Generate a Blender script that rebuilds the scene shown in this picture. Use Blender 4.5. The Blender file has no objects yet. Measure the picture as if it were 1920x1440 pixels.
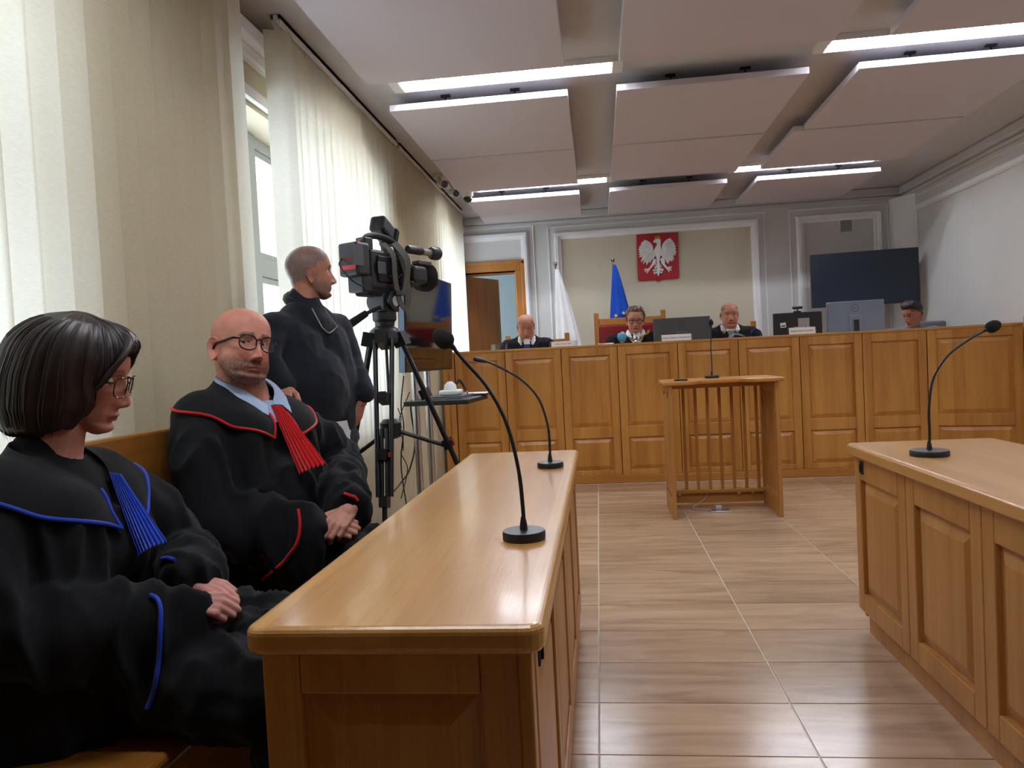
import bpy, bmesh, math, random
import numpy as np
from mathutils import Vector, Matrix, Euler
from mathutils.bvhtree import BVHTree
random.seed(7); np.random.seed(7)
SC = bpy.context.scene; COL = SC.collection; PI = math.pi
def rad(d): return math.radians(d)

# ------------------------------------------------------------------ camera, sky, exposure
EYE = np.array([0, 0, 1.15]); FOC = 1393.0
def _basis(yaw, pitch, roll):
    f = np.array([-math.sin(yaw)*math.cos(pitch), math.cos(yaw)*math.cos(pitch), math.sin(pitch)])
    r = np.array([math.cos(yaw), math.sin(yaw), 0]); u = np.cross(r, f)
    c, s = math.cos(roll), math.sin(roll)
    return c*r+s*u, -s*r+c*u, f
CR, CU, CD = _basis(.117, -.033, -.0505)
cam = bpy.data.cameras.new('camera'); cam.sensor_width = 36; cam.lens = FOC/1920*36; cam.clip_start = .02
camo = bpy.data.objects.new('camera', cam); COL.objects.link(camo)
camo.matrix_world = Matrix(((CR[0], CU[0], -CD[0], 0), (CR[1], CU[1], -CD[1], 0), (CR[2], CU[2], -CD[2], 1.15), (0, 0, 0, 1)))
SC.camera = camo
wd = bpy.data.worlds.new('sky'); SC.world = wd; wd.use_nodes = True
_b = wd.node_tree.nodes['Background']; _b.inputs[0].default_value = (.80, .91, 1, 1); _b.inputs[1].default_value = 2.15
SC.view_settings.view_transform = 'Standard'; SC.view_settings.look = 'None'
SC.view_settings.gamma = 1; SC.view_settings.use_curve_mapping = False; SC.view_settings.exposure = 1.75
LAMP = 50.0
SC.cycles.max_bounces = 8; SC.cycles.diffuse_bounces = 5; SC.cycles.transparent_max_bounces = 12
SC.cycles.caustics_reflective = False; SC.cycles.caustics_refractive = False

def W(px, py, **k):
    """point seen at a place of the photograph, on the plane X=, Y= or Z="""
    d = CD+(px-960)/FOC*CR-(py-720)/FOC*CU
    a = 'XYZ'.index(list(k)[0]); v = list(k.values())[0]
    return EYE+(v-EYE[a])/d[a]*d

# ------------------------------------------------------------------ mesh helpers
MW = {}
def npm(M): return np.array(M)
class MB:
    def __init__(s): s.v = []; s.f = []; s.n = 0
    def add(s, V, F, M=None):
        V = np.asarray(V, float).reshape(-1, 3)
        if M is not None:
            A = npm(M); V = V@A[:3, :3].T+A[:3, 3]
        s.v.append(V); s.f += [[i+s.n for i in f] for f in F]; s.n += len(V); return s
    def box(s, x0, x1, y0, y1, z0, z1, M=None):
        V = [(x, y, z) for z in (z0, z1) for y in (y0, y1) for x in (x0, x1)]
        return s.add(V, [(0, 2, 3, 1), (4, 5, 7, 6), (0, 1, 5, 4), (2, 6, 7, 3), (0, 4, 6, 2), (1, 3, 7, 5)], M)
    def tube(s, pts, r, n=8, cap=True, M=None, sy=1.0, up=None):
        P = np.asarray(pts, float); m = len(P); r = np.broadcast_to(np.asarray(r, float), (m,))
        T = np.gradient(P, axis=0) if m > 2 else np.array([P[-1]-P[0]]*m)
        T /= np.linalg.norm(T, axis=1)[:, None]+1e-12
        a = np.array(up if up is not None else ((0, 0, 1) if abs(T[0][2]) < .9 else (1, 0, 0)), float)
        V = []
        for i in range(m):
            a = a-T[i]*(a@T[i]); a /= np.linalg.norm(a)+1e-12; b = np.cross(T[i], a)
            for k in range(n):
                t = 2*PI*k/n; V.append(P[i]+r[i]*(math.cos(t)*a*sy+math.sin(t)*b))
        F = [(i*n+k, i*n+(k+1) % n, (i+1)*n+(k+1) % n, (i+1)*n+k) for i in range(m-1) for k in range(n)]
        if cap: F += [tuple(range(n-1, -1, -1)), tuple(range((m-1)*n, m*n))]
        return s.add(V, F, M)
    def capsule(s, p, q, r0, r1, n=14, M=None):
        """tapered limb with round ends"""
        p = np.asarray(p, float); q = np.asarray(q, float); d = q-p; L = np.linalg.norm(d)+1e-9; d = d/L
        P, Rr = [], []
        for a in np.linspace(-88, 0, 6): P.append(p+d*r0*math.sin(rad(a))); Rr.append(r0*math.cos(rad(a)))
        for a in np.linspace(0, 88, 6): P.append(q+d*r1*math.sin(rad(a))); Rr.append(r1*math.cos(rad(a)))
        return s.tube(P, Rr, n, True, M)
    def chain(s, pts, rs, n=14):
        for i in range(len(pts)-1): s.capsule(pts[i], pts[i+1], rs[i], rs[i+1], n)
        return s
    def lathe(s, prof, n=24, M=None):
        V, F = [], []
        for r, z in prof:
            for k in range(n): V.append((r*math.cos(2*PI*k/n), r*math.sin(2*PI*k/n), z))
        m = len(prof)
        F = [(i*n+k, i*n+(k+1) % n, (i+1)*n+(k+1) % n, (i+1)*n+k) for i in range(m-1) for k in range(n)]
        F += [tuple(range(n-1, -1, -1)), tuple(range((m-1)*n, m*n))]
        return s.add(V, F, M)
    def ell(s, c, r, M=None, nu=20, nv=12):
        prof = [(math.cos(a), math.sin(a)) for a in np.linspace(-PI/2+.02, PI/2-.02, nv)]
        V = [(c[0]+r[0]*p*math.cos(2*PI*k/nu), c[1]+r[1]*p*math.sin(2*PI*k/nu), c[2]+r[2]*z) for p, z in prof for k in range(nu)]
        F = [(i*nu+k, i*nu+(k+1) % nu, (i+1)*nu+(k+1) % nu, (i+1)*nu+k) for i in range(nv-1) for k in range(nu)]
        F += [tuple(range(nu-1, -1, -1)), tuple(range((nv-1)*nu, nv*nu))]
        return s.add(V, F, M)
    def grid(s, G, M=None, thick=0, closed=False):
        G = np.asarray(G, float); m, n = G.shape[:2]
        nn = n if closed else n-1
        F = [(i*n+k, i*n+(k+1) % n, (i+1)*n+(k+1) % n, (i+1)*n+k) for i in range(m-1) for k in range(nn)]
        if not thick: return s.add(G.reshape(-1, 3), F, M)
        du = np.gradient(G, axis=0); dv = np.gradient(G, axis=1); N = np.cross(du, dv)
        N /= np.linalg.norm(N, axis=2)[..., None]+1e-12
        H = G+N*thick; o = m*n
        F2 = [tuple(reversed(f)) for f in F]; F3 = [tuple(i+o for i in f) for f in F]
        E = []
        if not closed:
            ring = [(0, k) for k in range(n)]+[(i, n-1) for i in range(1, m)]+[(m-1, k) for k in range(n-2, -1, -1)]+[(i, 0) for i in range(m-2, 0, -1)]
            idx = [i*n+k for i, k in ring]
            E = [(idx[j], idx[(j+1) % len(idx)], idx[(j+1) % len(idx)]+o, idx[j]+o) for j in range(len(idx))]
        else:
            for i in (0, m-1): E += [(i*n+k, i*n+(k+1) % n, i*n+(k+1) % n+o, i*n+k+o) for k in range(n)]
        return s.add(np.concatenate([G.reshape(-1, 3), H.reshape(-1, 3)]), F2+F3+E, M)
    def loft(s, secs, M=None, cap=True):
        G = np.asarray(secs, float); m, n = G.shape[:2]
        F = [(i*n+k, i*n+(k+1) % n, (i+1)*n+(k+1) % n, (i+1)*n+k) for i in range(m-1) for k in range(n)]
        if cap: F += [tuple(range(n-1, -1, -1)), tuple(range((m-1)*n, m*n))]
        return s.add(G.reshape(-1, 3), F, M)
    def prism(s, poly, z0, z1, M=None):
        """closed 2-D outline raised from z0 to z1"""
        n = len(poly); V = [(x, y, z0) for x, y in poly]+[(x, y, z1) for x, y in poly]
        F = [tuple(range(n-1, -1, -1)), tuple(range(n, 2*n))]+[(i, (i+1) % n, n+(i+1) % n, n+i) for i in range(n)]
        return s.add(V, F, M)
    def raised(s, w, h, M, e=.035, rec=.014, up=.0):
        """raised field of a door panel, front towards -Y, local origin at its lower left corner"""
        a, b = .006, e
        R = [(0, rec), (a, rec), (b, up), ]
        V = []
        for d, y in R: V += [(d, y, d), (w-d, y, d), (w-d, y, h-d), (d, y, h-d)]
        F = [(i*4+k, i*4+(k+1) % 4, i*4+4+(k+1) % 4, i*4+4+k) for i in range(2) for k in range(4)]+[(8, 9, 10, 11)]
        return s.add(V, F, M)
    def mesh(s, name):
        me = bpy.data.meshes.new(name)
        me.from_pydata(np.concatenate(s.v).tolist() if s.v else [], [], s.f); return me
    def build(s, name, mat, parent=None, smooth=False, bevel=0, loc=None, sharp=40, seg=2):
        V = np.concatenate(s.v)
        if parent is not None: inv = npm(MW[parent.name].inverted()); M = MW[parent.name]
        else:
            if loc is None: loc = ((V[:, 0].min()+V[:, 0].max())/2, (V[:, 1].min()+V[:, 1].max())/2, V[:, 2].min())
            M = Matrix.Translation(loc); inv = npm(M.inverted())
        V = V@inv[:3, :3].T+inv[:3, 3]
        me = bpy.data.meshes.new(name); me.from_pydata(V.tolist(), [], s.f); me.update()
        if mat is not None: me.materials.append(mat)
        if smooth:
            me.polygons.foreach_set('use_smooth', [True]*len(me.polygons))
            if sharp < 180: me.set_sharp_from_angle(angle=rad(sharp))
        o = bpy.data.objects.new(name, me); COL.objects.link(o)
        if parent is not None: o.parent = parent
        else: o.location = loc
        MW[o.name] = M
        if bevel:
            b = o.modifiers.new('bevel', 'BEVEL'); b.width = bevel; b.segments = seg; b.limit_method = 'ANGLE'; b.angle_limit = rad(35)
            b.use_clamp_overlap = True
            if seg > 1: b.harden_normals = False
        return o
def thing(name, label, cat, loc, rz=0, group=None):
    o = bpy.data.objects.new(name, None); COL.objects.link(o)
    o.location = loc; o.rotation_euler = (0, 0, rz); o.empty_display_size = .05
    MW[o.name] = Matrix.Translation(loc)@Matrix.Rotation(rz, 4, 'Z')
    return tag(o, label, cat, group)
def tag(o, label, cat, group=None):
    o['label'] = label; o['category'] = cat
    if group: o['group'] = group
    return o
def struct(o, label=None):
    o['kind'] = 'structure'
    if label: o['label'] = label
    return o
def sroot(name, loc=(0, 0, 0), rz=0):
    o = bpy.data.objects.new(name, None); COL.objects.link(o); o.location = loc; o.rotation_euler = (0, 0, rz)
    MW[o.name] = Matrix.Translation(loc)@Matrix.Rotation(rz, 4, 'Z'); o['kind'] = 'structure'; return o
def kids(o): return [c for c in COL.objects if c.parent == o]
def dup(o, loc=None, rz=None, parent=None):
    c = o.copy(); COL.objects.link(c)
    if loc is not None: c.location = loc
    if rz is not None: c.rotation_euler = (0, 0, rz)
    if parent is not None: c.parent = parent
    for k in kids(o): dup(k, parent=c)
    MW[c.name] = Matrix.Translation(c.location)@Matrix.Rotation(c.rotation_euler.z, 4, 'Z')
    return c
def remesh(mb, voxel, smooth=0, it=0):
    """union of overlapping solids as one skin: returns vertices and faces"""
    me = mb.mesh('tmp'); o = bpy.data.objects.new('tmp', me); COL.objects.link(o)
    m = o.modifiers.new('r', 'REMESH'); m.mode = 'VOXEL'; m.voxel_size = voxel
    if it:
        k = o.modifiers.new('s', 'SMOOTH'); k.factor = smooth; k.iterations = it
    dg = bpy.context.evaluated_depsgraph_get(); e = o.evaluated_get(dg); em = e.to_mesh()
    V = np.empty(len(em.vertices)*3); em.vertices.foreach_get('co', V); V = V.reshape(-1, 3)
    F = [tuple(p.vertices) for p in em.polygons]
    N = np.empty(len(em.vertices)*3); em.vertices.foreach_get('normal', N); N = N.reshape(-1, 3)
    e.to_mesh_clear(); bpy.data.objects.remove(o); bpy.data.meshes.remove(me)
    return V, F, N
def spline(pts, n=24):
    """smooth curve through points"""
    P = np.asarray(pts, float); m = len(P)
    Q = np.vstack([2*P[0]-P[1], P, 2*P[-1]-P[-2]]); out = []
    for i in range(m-1):
        a, b, c, d = Q[i:i+4]
        for t in np.linspace(0, 1, max(2, n//(m-1)), endpoint=False):
            out.append(.5*((2*b)+(-a+c)*t+(2*a-5*b+4*c-d)*t*t+(-a+3*b-3*c+d)*t**3))
    out.append(P[-1]); return np.array(out)
def text_mb(body, size, M, depth=.0006):
    cu = bpy.data.curves.new('t', 'FONT'); cu.body = body; cu.size = size; cu.align_x = 'CENTER'; cu.align_y = 'CENTER'; cu.extrude = depth
    o = bpy.data.objects.new('t', cu); COL.objects.link(o)
    dg = bpy.context.evaluated_depsgraph_get(); e = o.evaluated_get(dg); em = e.to_mesh()
    V = [tuple(v.co) for v in em.vertices]; F = [tuple(p.vertices) for p in em.polygons]
    e.to_mesh_clear(); bpy.data.objects.remove(o); bpy.data.curves.remove(cu)
    return MB().add(V, F, M)
def basis(o, x, y, z):
    """matrix from origin and three axes"""
    return Matrix(((x[0], y[0], z[0], o[0]), (x[1], y[1], z[1], o[1]), (x[2], y[2], z[2], o[2]), (0, 0, 0, 1)))
def T(x, y, z, rz=0): return Matrix.Translation((x, y, z))@Matrix.Rotation(rz, 4, 'Z')

# ------------------------------------------------------------------ materials
def newmat(name):
    m = bpy.data.materials.new(name); m.use_nodes = True; nt = m.node_tree
    return m, nt, nt.nodes['Principled BSDF']
def nd(nt, t, **k):
    n = nt.nodes.new(t)
    for a, v in k.items(): setattr(n, a, v)
    return n
def lin(c):
    """sRGB 0-255 to linear"""
    return tuple((x/255/12.92 if x/255 <= .04045 else ((x/255+.055)/1.055)**2.4) for x in c)+(1,)
def mixc(nt, fac, a, b):
    n = nd(nt, 'ShaderNodeMix', data_type='RGBA')
    if hasattr(fac, 'links') or hasattr(fac, 'is_linked'): nt.links.new(fac, n.inputs[0])
    else: n.inputs[0].default_value = fac
    for i, v in ((6, a), (7, b)):
        if hasattr(v, 'is_linked'): nt.links.new(v, n.inputs[i])
        else: n.inputs[i].default_value = v
    return n.outputs[2]
def pbr(name, c, rough=.5, metal=0, var=.08, scale=8, bump=0, bscale=120, stretch=(1, 1, 1), spec=.5, coat=0, sheen=0):
    m, nt, b = newmat(name); L = nt.links.new
    tc = nd(nt, 'ShaderNodeTexCoord'); mp = nd(nt, 'ShaderNodeMapping'); mp.inputs['Scale'].default_value = stretch
    L(tc.outputs['Object'], mp.inputs[0])
    no = nd(nt, 'ShaderNodeTexNoise'); no.inputs['Scale'].default_value = scale; no.inputs['Detail'].default_value = 4; L(mp.outputs[0], no.inputs[0])
    c = lin(c); lo = tuple(x*(1-var*2) for x in c[:3])+(1,); hi = tuple(min(1, x*(1+var*2)) for x in c[:3])+(1,)
    L(mixc(nt, no.outputs[0], lo, hi), b.inputs['Base Color'])
    b.inputs['Roughness'].default_value = rough; b.inputs['Metallic'].default_value = metal
    b.inputs['Specular IOR Level'].default_value = spec; b.inputs['Coat Weight'].default_value = coat
    b.inputs['Sheen Weight'].default_value = sheen
    if bump:
        n2 = nd(nt, 'ShaderNodeTexNoise'); n2.inputs['Scale'].default_value = bscale; L(mp.outputs[0], n2.inputs[0])
        bp = nd(nt, 'ShaderNodeBump'); bp.inputs['Strength'].default_value = bump; bp.inputs['Distance'].default_value = .003
        L(n2.outputs[0], bp.inputs['Height']); L(bp.outputs[0], b.inputs['Normal'])
    return m
def wood(name, c1, c2, axis='Z', strip=.075, sax='X', rough=.38, coat=0, tint=.35):
    """oak: long grain along one axis, glued strips of slightly different tone across another"""
    m, nt, b = newmat(name); L = nt.links.new
    tc = nd(nt, 'ShaderNodeTexCoord'); oi = nd(nt, 'ShaderNodeObjectInfo')
    off = nd(nt, 'ShaderNodeVectorMath', operation='SCALE'); cmb = nd(nt, 'ShaderNodeCombineXYZ')
    for i in range(3): L(oi.outputs['Random'], cmb.inputs[i])
    L(cmb.outputs[0], off.inputs[0]); off.inputs['Scale'].default_value = 7.3
    ad = nd(nt, 'ShaderNodeVectorMath', operation='ADD'); L(tc.outputs['Object'], ad.inputs[0]); L(off.outputs[0], ad.inputs[1])
    def stretched(lo, hi):
        mp = nd(nt, 'ShaderNodeMapping'); s = [hi, hi, hi]; s['XYZ'.index(axis)] = lo
        mp.inputs['Scale'].default_value = s; L(ad.outputs[0], mp.inputs[0]); return mp.outputs[0]
    g1 = nd(nt, 'ShaderNodeTexNoise'); g1.inputs['Scale'].default_value = 1; g1.inputs['Detail'].default_value = 5; g1.inputs['Distortion'].default_value = .6; L(stretched(1.2, 16), g1.inputs[0])
    g2 = nd(nt, 'ShaderNodeTexNoise'); g2.inputs['Scale'].default_value = 1; g2.inputs['Detail'].default_value = 3; L(stretched(6, 260), g2.inputs[0])
    sp = nd(nt, 'ShaderNodeSeparateXYZ'); L(tc.outputs['Object'], sp.inputs[0])
    dv = nd(nt, 'ShaderNodeMath', operation='DIVIDE'); L(sp.outputs['XYZ'.index(sax)], dv.inputs[0]); dv.inputs[1].default_value = strip
    fl = nd(nt, 'ShaderNodeMath', operation='FLOOR'); L(dv.outputs[0], fl.inputs[0])
    a2 = nd(nt, 'ShaderNodeMath', operation='MULTIPLY_ADD'); L(oi.outputs['Random'], a2.inputs[0]); a2.inputs[1].default_value = 91.7; L(fl.outputs[0], a2.inputs[2])
    wn = nd(nt, 'ShaderNodeTexWhiteNoise', noise_dimensions='1D'); L(a2.outputs[0], wn.inputs['W'])
    f = nd(nt, 'ShaderNodeMath', operation='MULTIPLY_ADD'); L(wn.outputs[0], f.inputs[0]); f.inputs[1].default_value = tint
    L(g1.outputs[0], f.inputs[2])
    mr = nd(nt, 'ShaderNodeMapRange'); L(f.outputs[0], mr.inputs[0]); mr.inputs[1].default_value = .35; mr.inputs[2].default_value = .65+tint
    col = mixc(nt, mr.outputs[0], lin(c1), lin(c2))
    dk = tuple(x*.72 for x in lin(c2)[:3])+(1,)
    mr2 = nd(nt, 'ShaderNodeMapRange'); L(g2.outputs[0], mr2.inputs[0]); mr2.inputs[1].default_value = .55; mr2.inputs[2].default_value = .8; mr2.inputs[4].default_value = .55
    L(mixc(nt, mr2.outputs[0], col, dk), b.inputs['Base Color'])
    b.inputs['Roughness'].default_value = rough; b.inputs['Coat Weight'].default_value = coat; b.inputs['Coat Roughness'].default_value = .12
    bp = nd(nt, 'ShaderNodeBump'); bp.inputs['Strength'].default_value = .12; bp.inputs['Distance'].default_value = .002
    L(g2.outputs[0], bp.inputs['Height']); L(bp.outputs[0], b.inputs['Normal'])
    return m
OAK1, OAK2 = (198, 142, 68), (166, 107, 42)
M_oak = wood('oak_upright', OAK1, OAK2, 'Z', .085, 'X')
M_oakX = wood('oak_lengthwise', OAK1, OAK2, 'X', .2, 'Z')
M_oakY = wood('oak_panel_sideways', (190, 138, 76), (162, 106, 50), 'Z', .085, 'Y')
M_top = wood('lacquered_oak_top', (214, 162, 94), (186, 130, 66), 'Y', .1, 'X', rough=.28, coat=.35, tint=.4)
M_bench = wood('bench_oak', (170, 112, 48), (140, 86, 30), 'Y', .3, 'Z', rough=.3, coat=.2)
M_door = wood('door_oak', (200, 136, 66), (172, 108, 48), 'Z', .3, 'X', rough=.4)
M_jamb = wood('door_frame_oak', (192, 130, 66), (166, 104, 46), 'Z', .3, 'X', rough=.35)
M_black = pbr('black_plastic', (26, 26, 29), .45, bump=.05)
M_blackm = pbr('black_metal', (34, 32, 33), .35, .6)
M_rubber = pbr('foam_black', (14, 14, 15), .95, bump=.8, bscale=700)
M_white = pbr('white_paint', (226, 226, 224), .6, var=.02, bump=.03, bscale=300)
M_wall = pbr('wall_white', (216, 216, 216), .75, var=.02, scale=2, bump=.06, bscale=260)
M_cream = pbr('wall_cream', (210, 202, 182), .8, var=.02, scale=2, bump=.06, bscale=260)
M_trim = pbr('trim_white', (246, 247, 250), .5, var=.015)
M_ceil = pbr('ceiling_white', (202, 201, 204), .85, var=.02, bump=.05, bscale=200)
M_panel = pbr('acoustic_white', (206, 199, 207), .9, var=.015, scale=30, bump=.1, bscale=500)
M_alu = pbr('brushed_steel', (190, 192, 196), .28, 1.0, var=.03)
M_grey = pbr('window_grey', (158, 164, 172), .45, var=.03)
M_dark = pbr('shadow_gap', (30, 24, 18), .8)

def glass(name, tint=(1, 1, 1), refl=.06):
    m = bpy.data.materials.new(name); m.use_nodes = True; nt = m.node_tree; nt.nodes.clear()
    o = nd(nt, 'ShaderNodeOutputMaterial'); t = nd(nt, 'ShaderNodeBsdfTransparent'); t.inputs[0].default_value = tint+(1,)
    g = nd(nt, 'ShaderNodeBsdfGlossy'); g.inputs['Roughness'].default_value = .02
    lw = nd(nt, 'ShaderNodeLayerWeight'); lw.inputs[0].default_value = .5; pw = nd(nt, 'ShaderNodeMath', operation='POWER'); nt.links.new(lw.outputs['Facing'], pw.inputs[0]); pw.inputs[1].default_value = 5
    fr = nd(nt, 'ShaderNodeMath', operation='MULTIPLY_ADD'); nt.links.new(pw.outputs[0], fr.inputs[0]); fr.inputs[1].default_value = .5; fr.inputs[2].default_value = refl*.5
    no = nd(nt, 'ShaderNodeTexNoise'); no.inputs['Scale'].default_value = 3
    bp = nd(nt, 'ShaderNodeBump'); bp.inputs['Strength'].default_value = .01; nt.links.new(no.outputs[0], bp.inputs['Height']); nt.links.new(bp.outputs[0], g.inputs['Normal'])
    x = nd(nt, 'ShaderNodeMixShader'); nt.links.new(fr.outputs[0], x.inputs[0]); nt.links.new(t.outputs[0], x.inputs[1]); nt.links.new(g.outputs[0], x.inputs[2])
    nt.links.new(x.outputs[0], o.inputs[0]); return m
M_glass = glass('window_glass'); M_lens = glass('spectacle_lens', (.93, .94, .92)); M_acry = glass('clear_acrylic', (.86, .87, .88), .25)

def slat_mat():
    m = bpy.data.materials.new('blind_fabric'); m.use_nodes = True; nt = m.node_tree; nt.nodes.clear(); L = nt.links.new
    o = nd(nt, 'ShaderNodeOutputMaterial'); d = nd(nt, 'ShaderNodeBsdfDiffuse'); t = nd(nt, 'ShaderNodeBsdfTranslucent')
    tc = nd(nt, 'ShaderNodeTexCoord'); mp = nd(nt, 'ShaderNodeMapping'); mp.inputs['Scale'].default_value = (60, 60, 260); L(tc.outputs['Object'], mp.inputs[0])
    n = nd(nt, 'ShaderNodeTexNoise'); n.inputs['Scale'].default_value = 1; n.inputs['Detail'].default_value = 3; L(mp.outputs[0], n.inputs[0])
    c = mixc(nt, n.outputs[0], lin((208, 196, 168)), lin((230, 220, 194))); L(c, d.inputs[0]); L(mixc(nt, n.outputs[0], lin((226, 224, 214)), lin((246, 246, 240))), t.inputs[0])
    bp = nd(nt, 'ShaderNodeBump'); bp.inputs['Strength'].default_value = .25; bp.inputs['Distance'].default_value = .001; L(n.outputs[0], bp.inputs['Height']); L(bp.outputs[0], d.inputs['Normal'])
    x = nd(nt, 'ShaderNodeMixShader'); x.inputs[0].default_value = .42; L(d.outputs[0], x.inputs[1]); L(t.outputs[0], x.inputs[2]); L(x.outputs[0], o.inputs[0]); return m
M_slat = slat_mat()
def emit(name, c, s):
    m, nt, b = newmat(name); b.inputs['Base Color'].default_value = (.8, .8, .8, 1)
    b.inputs['Emission Color'].default_value = c+(1,); b.inputs['Emission Strength'].default_value = s
    no = nd(nt, 'ShaderNodeTexNoise'); no.inputs['Scale'].default_value = 40
    bp = nd(nt, 'ShaderNodeBump'); bp.inputs['Strength'].default_value = .1; nt.links.new(no.outputs[0], bp.inputs['Height']); nt.links.new(bp.outputs[0], b.inputs['Normal'])
    return m
M_lamp = emit('lamp_tube', (.88, .93, 1), LAMP)
def tile_mat():
    m, nt, b = newmat('floor_tile'); L = nt.links.new
    tc = nd(nt, 'ShaderNodeTexCoord'); oi = nd(nt, 'ShaderNodeObjectInfo')
    cmb = nd(nt, 'ShaderNodeCombineXYZ'); L(oi.outputs['Random'], cmb.inputs[0]); L(oi.outputs['Random'], cmb.inputs[1]); L(oi.outputs['Random'], cmb.inputs[2])
    sc = nd(nt, 'ShaderNodeVectorMath', operation='SCALE'); sc.inputs['Scale'].default_value = 17; L(cmb.outputs[0], sc.inputs[0])
    ad = nd(nt, 'ShaderNodeVectorMath', operation='ADD'); L(tc.outputs['Object'], ad.inputs[0]); L(sc.outputs[0], ad.inputs[1])
    mp = nd(nt, 'ShaderNodeMapping'); mp.inputs['Scale'].default_value = (1.7, 11, 1); mp.inputs['Rotation'].default_value = (0, 0, rad(7)); L(ad.outputs[0], mp.inputs[0])
    n1 = nd(nt, 'ShaderNodeTexNoise'); n1.inputs['Scale'].default_value = 1; n1.inputs['Detail'].default_value = 6; n1.inputs['Roughness'].default_value = .55; n1.inputs['Distortion'].default_value = .9; L(mp.outputs[0], n1.inputs[0])
    r = nd(nt, 'ShaderNodeValToRGB'); L(n1.outputs[0], r.inputs[0]); e = r.color_ramp.elements
    e[0].position = .28; e[0].color = lin((158, 127, 104)); e[1].position = .7; e[1].color = lin((200, 172, 144))
    k = r.color_ramp.elements.new(.47); k.color = lin((184, 153, 125))
    h = nd(nt, 'ShaderNodeHueSaturation'); L(r.outputs[0], h.inputs['Color'])
    v = nd(nt, 'ShaderNodeMapRange'); L(oi.outputs['Random'], v.inputs[0]); v.inputs[3].default_value = .9; v.inputs[4].default_value = 1.08; L(v.outputs[0], h.inputs['Value'])
    L(h.outputs[0], b.inputs['Base Color']); b.inputs['Roughness'].default_value = .2; b.inputs['Specular IOR Level'].default_value = .5
    n2 = nd(nt, 'ShaderNodeTexNoise'); n2.inputs['Scale'].default_value = 240; L(ad.outputs[0], n2.inputs[0])
    bp = nd(nt, 'ShaderNodeBump'); bp.inputs['Strength'].default_value = .2; bp.inputs['Distance'].default_value = .001; L(n2.outputs[0], bp.inputs['Height']); L(bp.outputs[0], b.inputs['Normal'])
    return m
M_tile = tile_mat(); M_grout = pbr('grout', (214, 206, 190), .8)
# ================================================================== THE ROOM
CZ = 2.85; YB = 8.8; XL = -1.6; XR = 3.46; YF = -.7; PLAT = .28
fl = struct(MB().box(-2.2, XR+.2, YF, YB, -.05, -.003).build('floor', M_grout, loc=(0, 0, -.05)), 'beige streaked stone tile floor')
tme = MB().box(-.303, .303, -.1585, .1585, -.003, 0).mesh('tile'); tme.materials.append(M_tile)
for i in range(-3, 6):
    for j in range(-6, 14):
        t = bpy.data.objects.new('tile', tme); COL.objects.link(t); t.parent = fl
        t.location = (-.05+.612*(i+.5), 2.114+.3225*(j+.5), .05)
far = MB(); far.box(-2.2, XR+.2, YF, .1, -.002, .0)
struct(far.build('floor_rear', M_tile), 'rear part of the tiled floor')
struct(MB().box(-1.55, XR, 6.72, YB, 0, PLAT).build('platform', M_oakX, bevel=.004), 'raised floor behind the judges bench')
struct(MB().box(-2.2, XR+.2, YF, YB+.2, CZ, CZ+.1).build('ceiling', M_ceil), 'white plastered ceiling')
# left wall with window openings
WIN = [(1.0, 1.92), (3.1, 5.2), (6.95, 8.55)]; WZ0, WZ1 = .8, 2.42
b = MB(); X0, X1 = -1.98, XL
b.box(X0, X1, YF, YB+.2, 0, WZ0); b.box(X0, X1, YF, YB+.2, WZ1, CZ)
ys = [YF]+[v for w in WIN for v in w]+[YB+.2]
for k in range(0, len(ys), 2): b.box(X0, X1, ys[k], ys[k+1], WZ0, WZ1)
struct(b.build('wall_left', M_cream), 'window wall on the left behind the blinds')
b = MB()                                                   # moulded cornice above the windows
b.box(XL, XL+.05, YF, YB, 2.62, 2.68); b.box(XL, XL+.09, YF, YB, 2.68, 2.76); b.box(XL, XL+.04, YF, YB, 2.44, 2.5)
struct(b.build('trim_1', M_trim, bevel=.012), 'white moulded cornice over the windows')
for n, (y0, y1) in enumerate(WIN):
    r = sroot(f'window_{n+1}', (-1.82, (y0+y1)/2, WZ0)); r['label'] = 'grey framed window behind the blinds'
    b = MB(); xa, xb = -1.86, -1.79; w = .06
    b.box(xa, xb, y0, y1, WZ0, WZ0+w); b.box(xa, xb, y0, y1, WZ1-w, WZ1); b.box(xa, xb, y0, y0+w, WZ0, WZ1); b.box(xa, xb, y1-w, y1, WZ0, WZ1)
    nb = 3 if y1-y0 > 1.8 else 2; zt = 1.72
    cuts = [y0+w/2+(y1-y0-w)*i/nb for i in range(nb+1)]
    for c in cuts[1:-1]: b.box(xa, xb+.012, c-.045, c+.045, WZ0, WZ1)
    b.box(xa, xb+.006, y0, y1, zt-.05, zt+.05)
    b.build('window_frame', M_grey, r, bevel=.006)
    for i in range(nb):
        for za, zb in ((WZ0+w, zt-.05), (zt+.05, WZ1-w)):
            b = MB(); ya, yb = cuts[i]+.03, cuts[i+1]-.03; q = .035
            b.box(-1.85, -1.8, ya, yb, za, za+q); b.box(-1.85, -1.8, ya, yb, zb-q, zb); b.box(-1.85, -1.8, ya, ya+q, za, zb); b.box(-1.85, -1.8, yb-q, yb, za, zb)
            s = b.build('sash', M_grey, r, bevel=.004)
            MB().box(-1.832, -1.826, ya+q, yb-q, za+q, zb-q).build('pane', M_glass, s)
    MB().box(-1.8, -1.56, y0-.03, y1+.03, WZ0-.03, WZ0).build('window_sill', M_white, r, bevel=.006)
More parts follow.
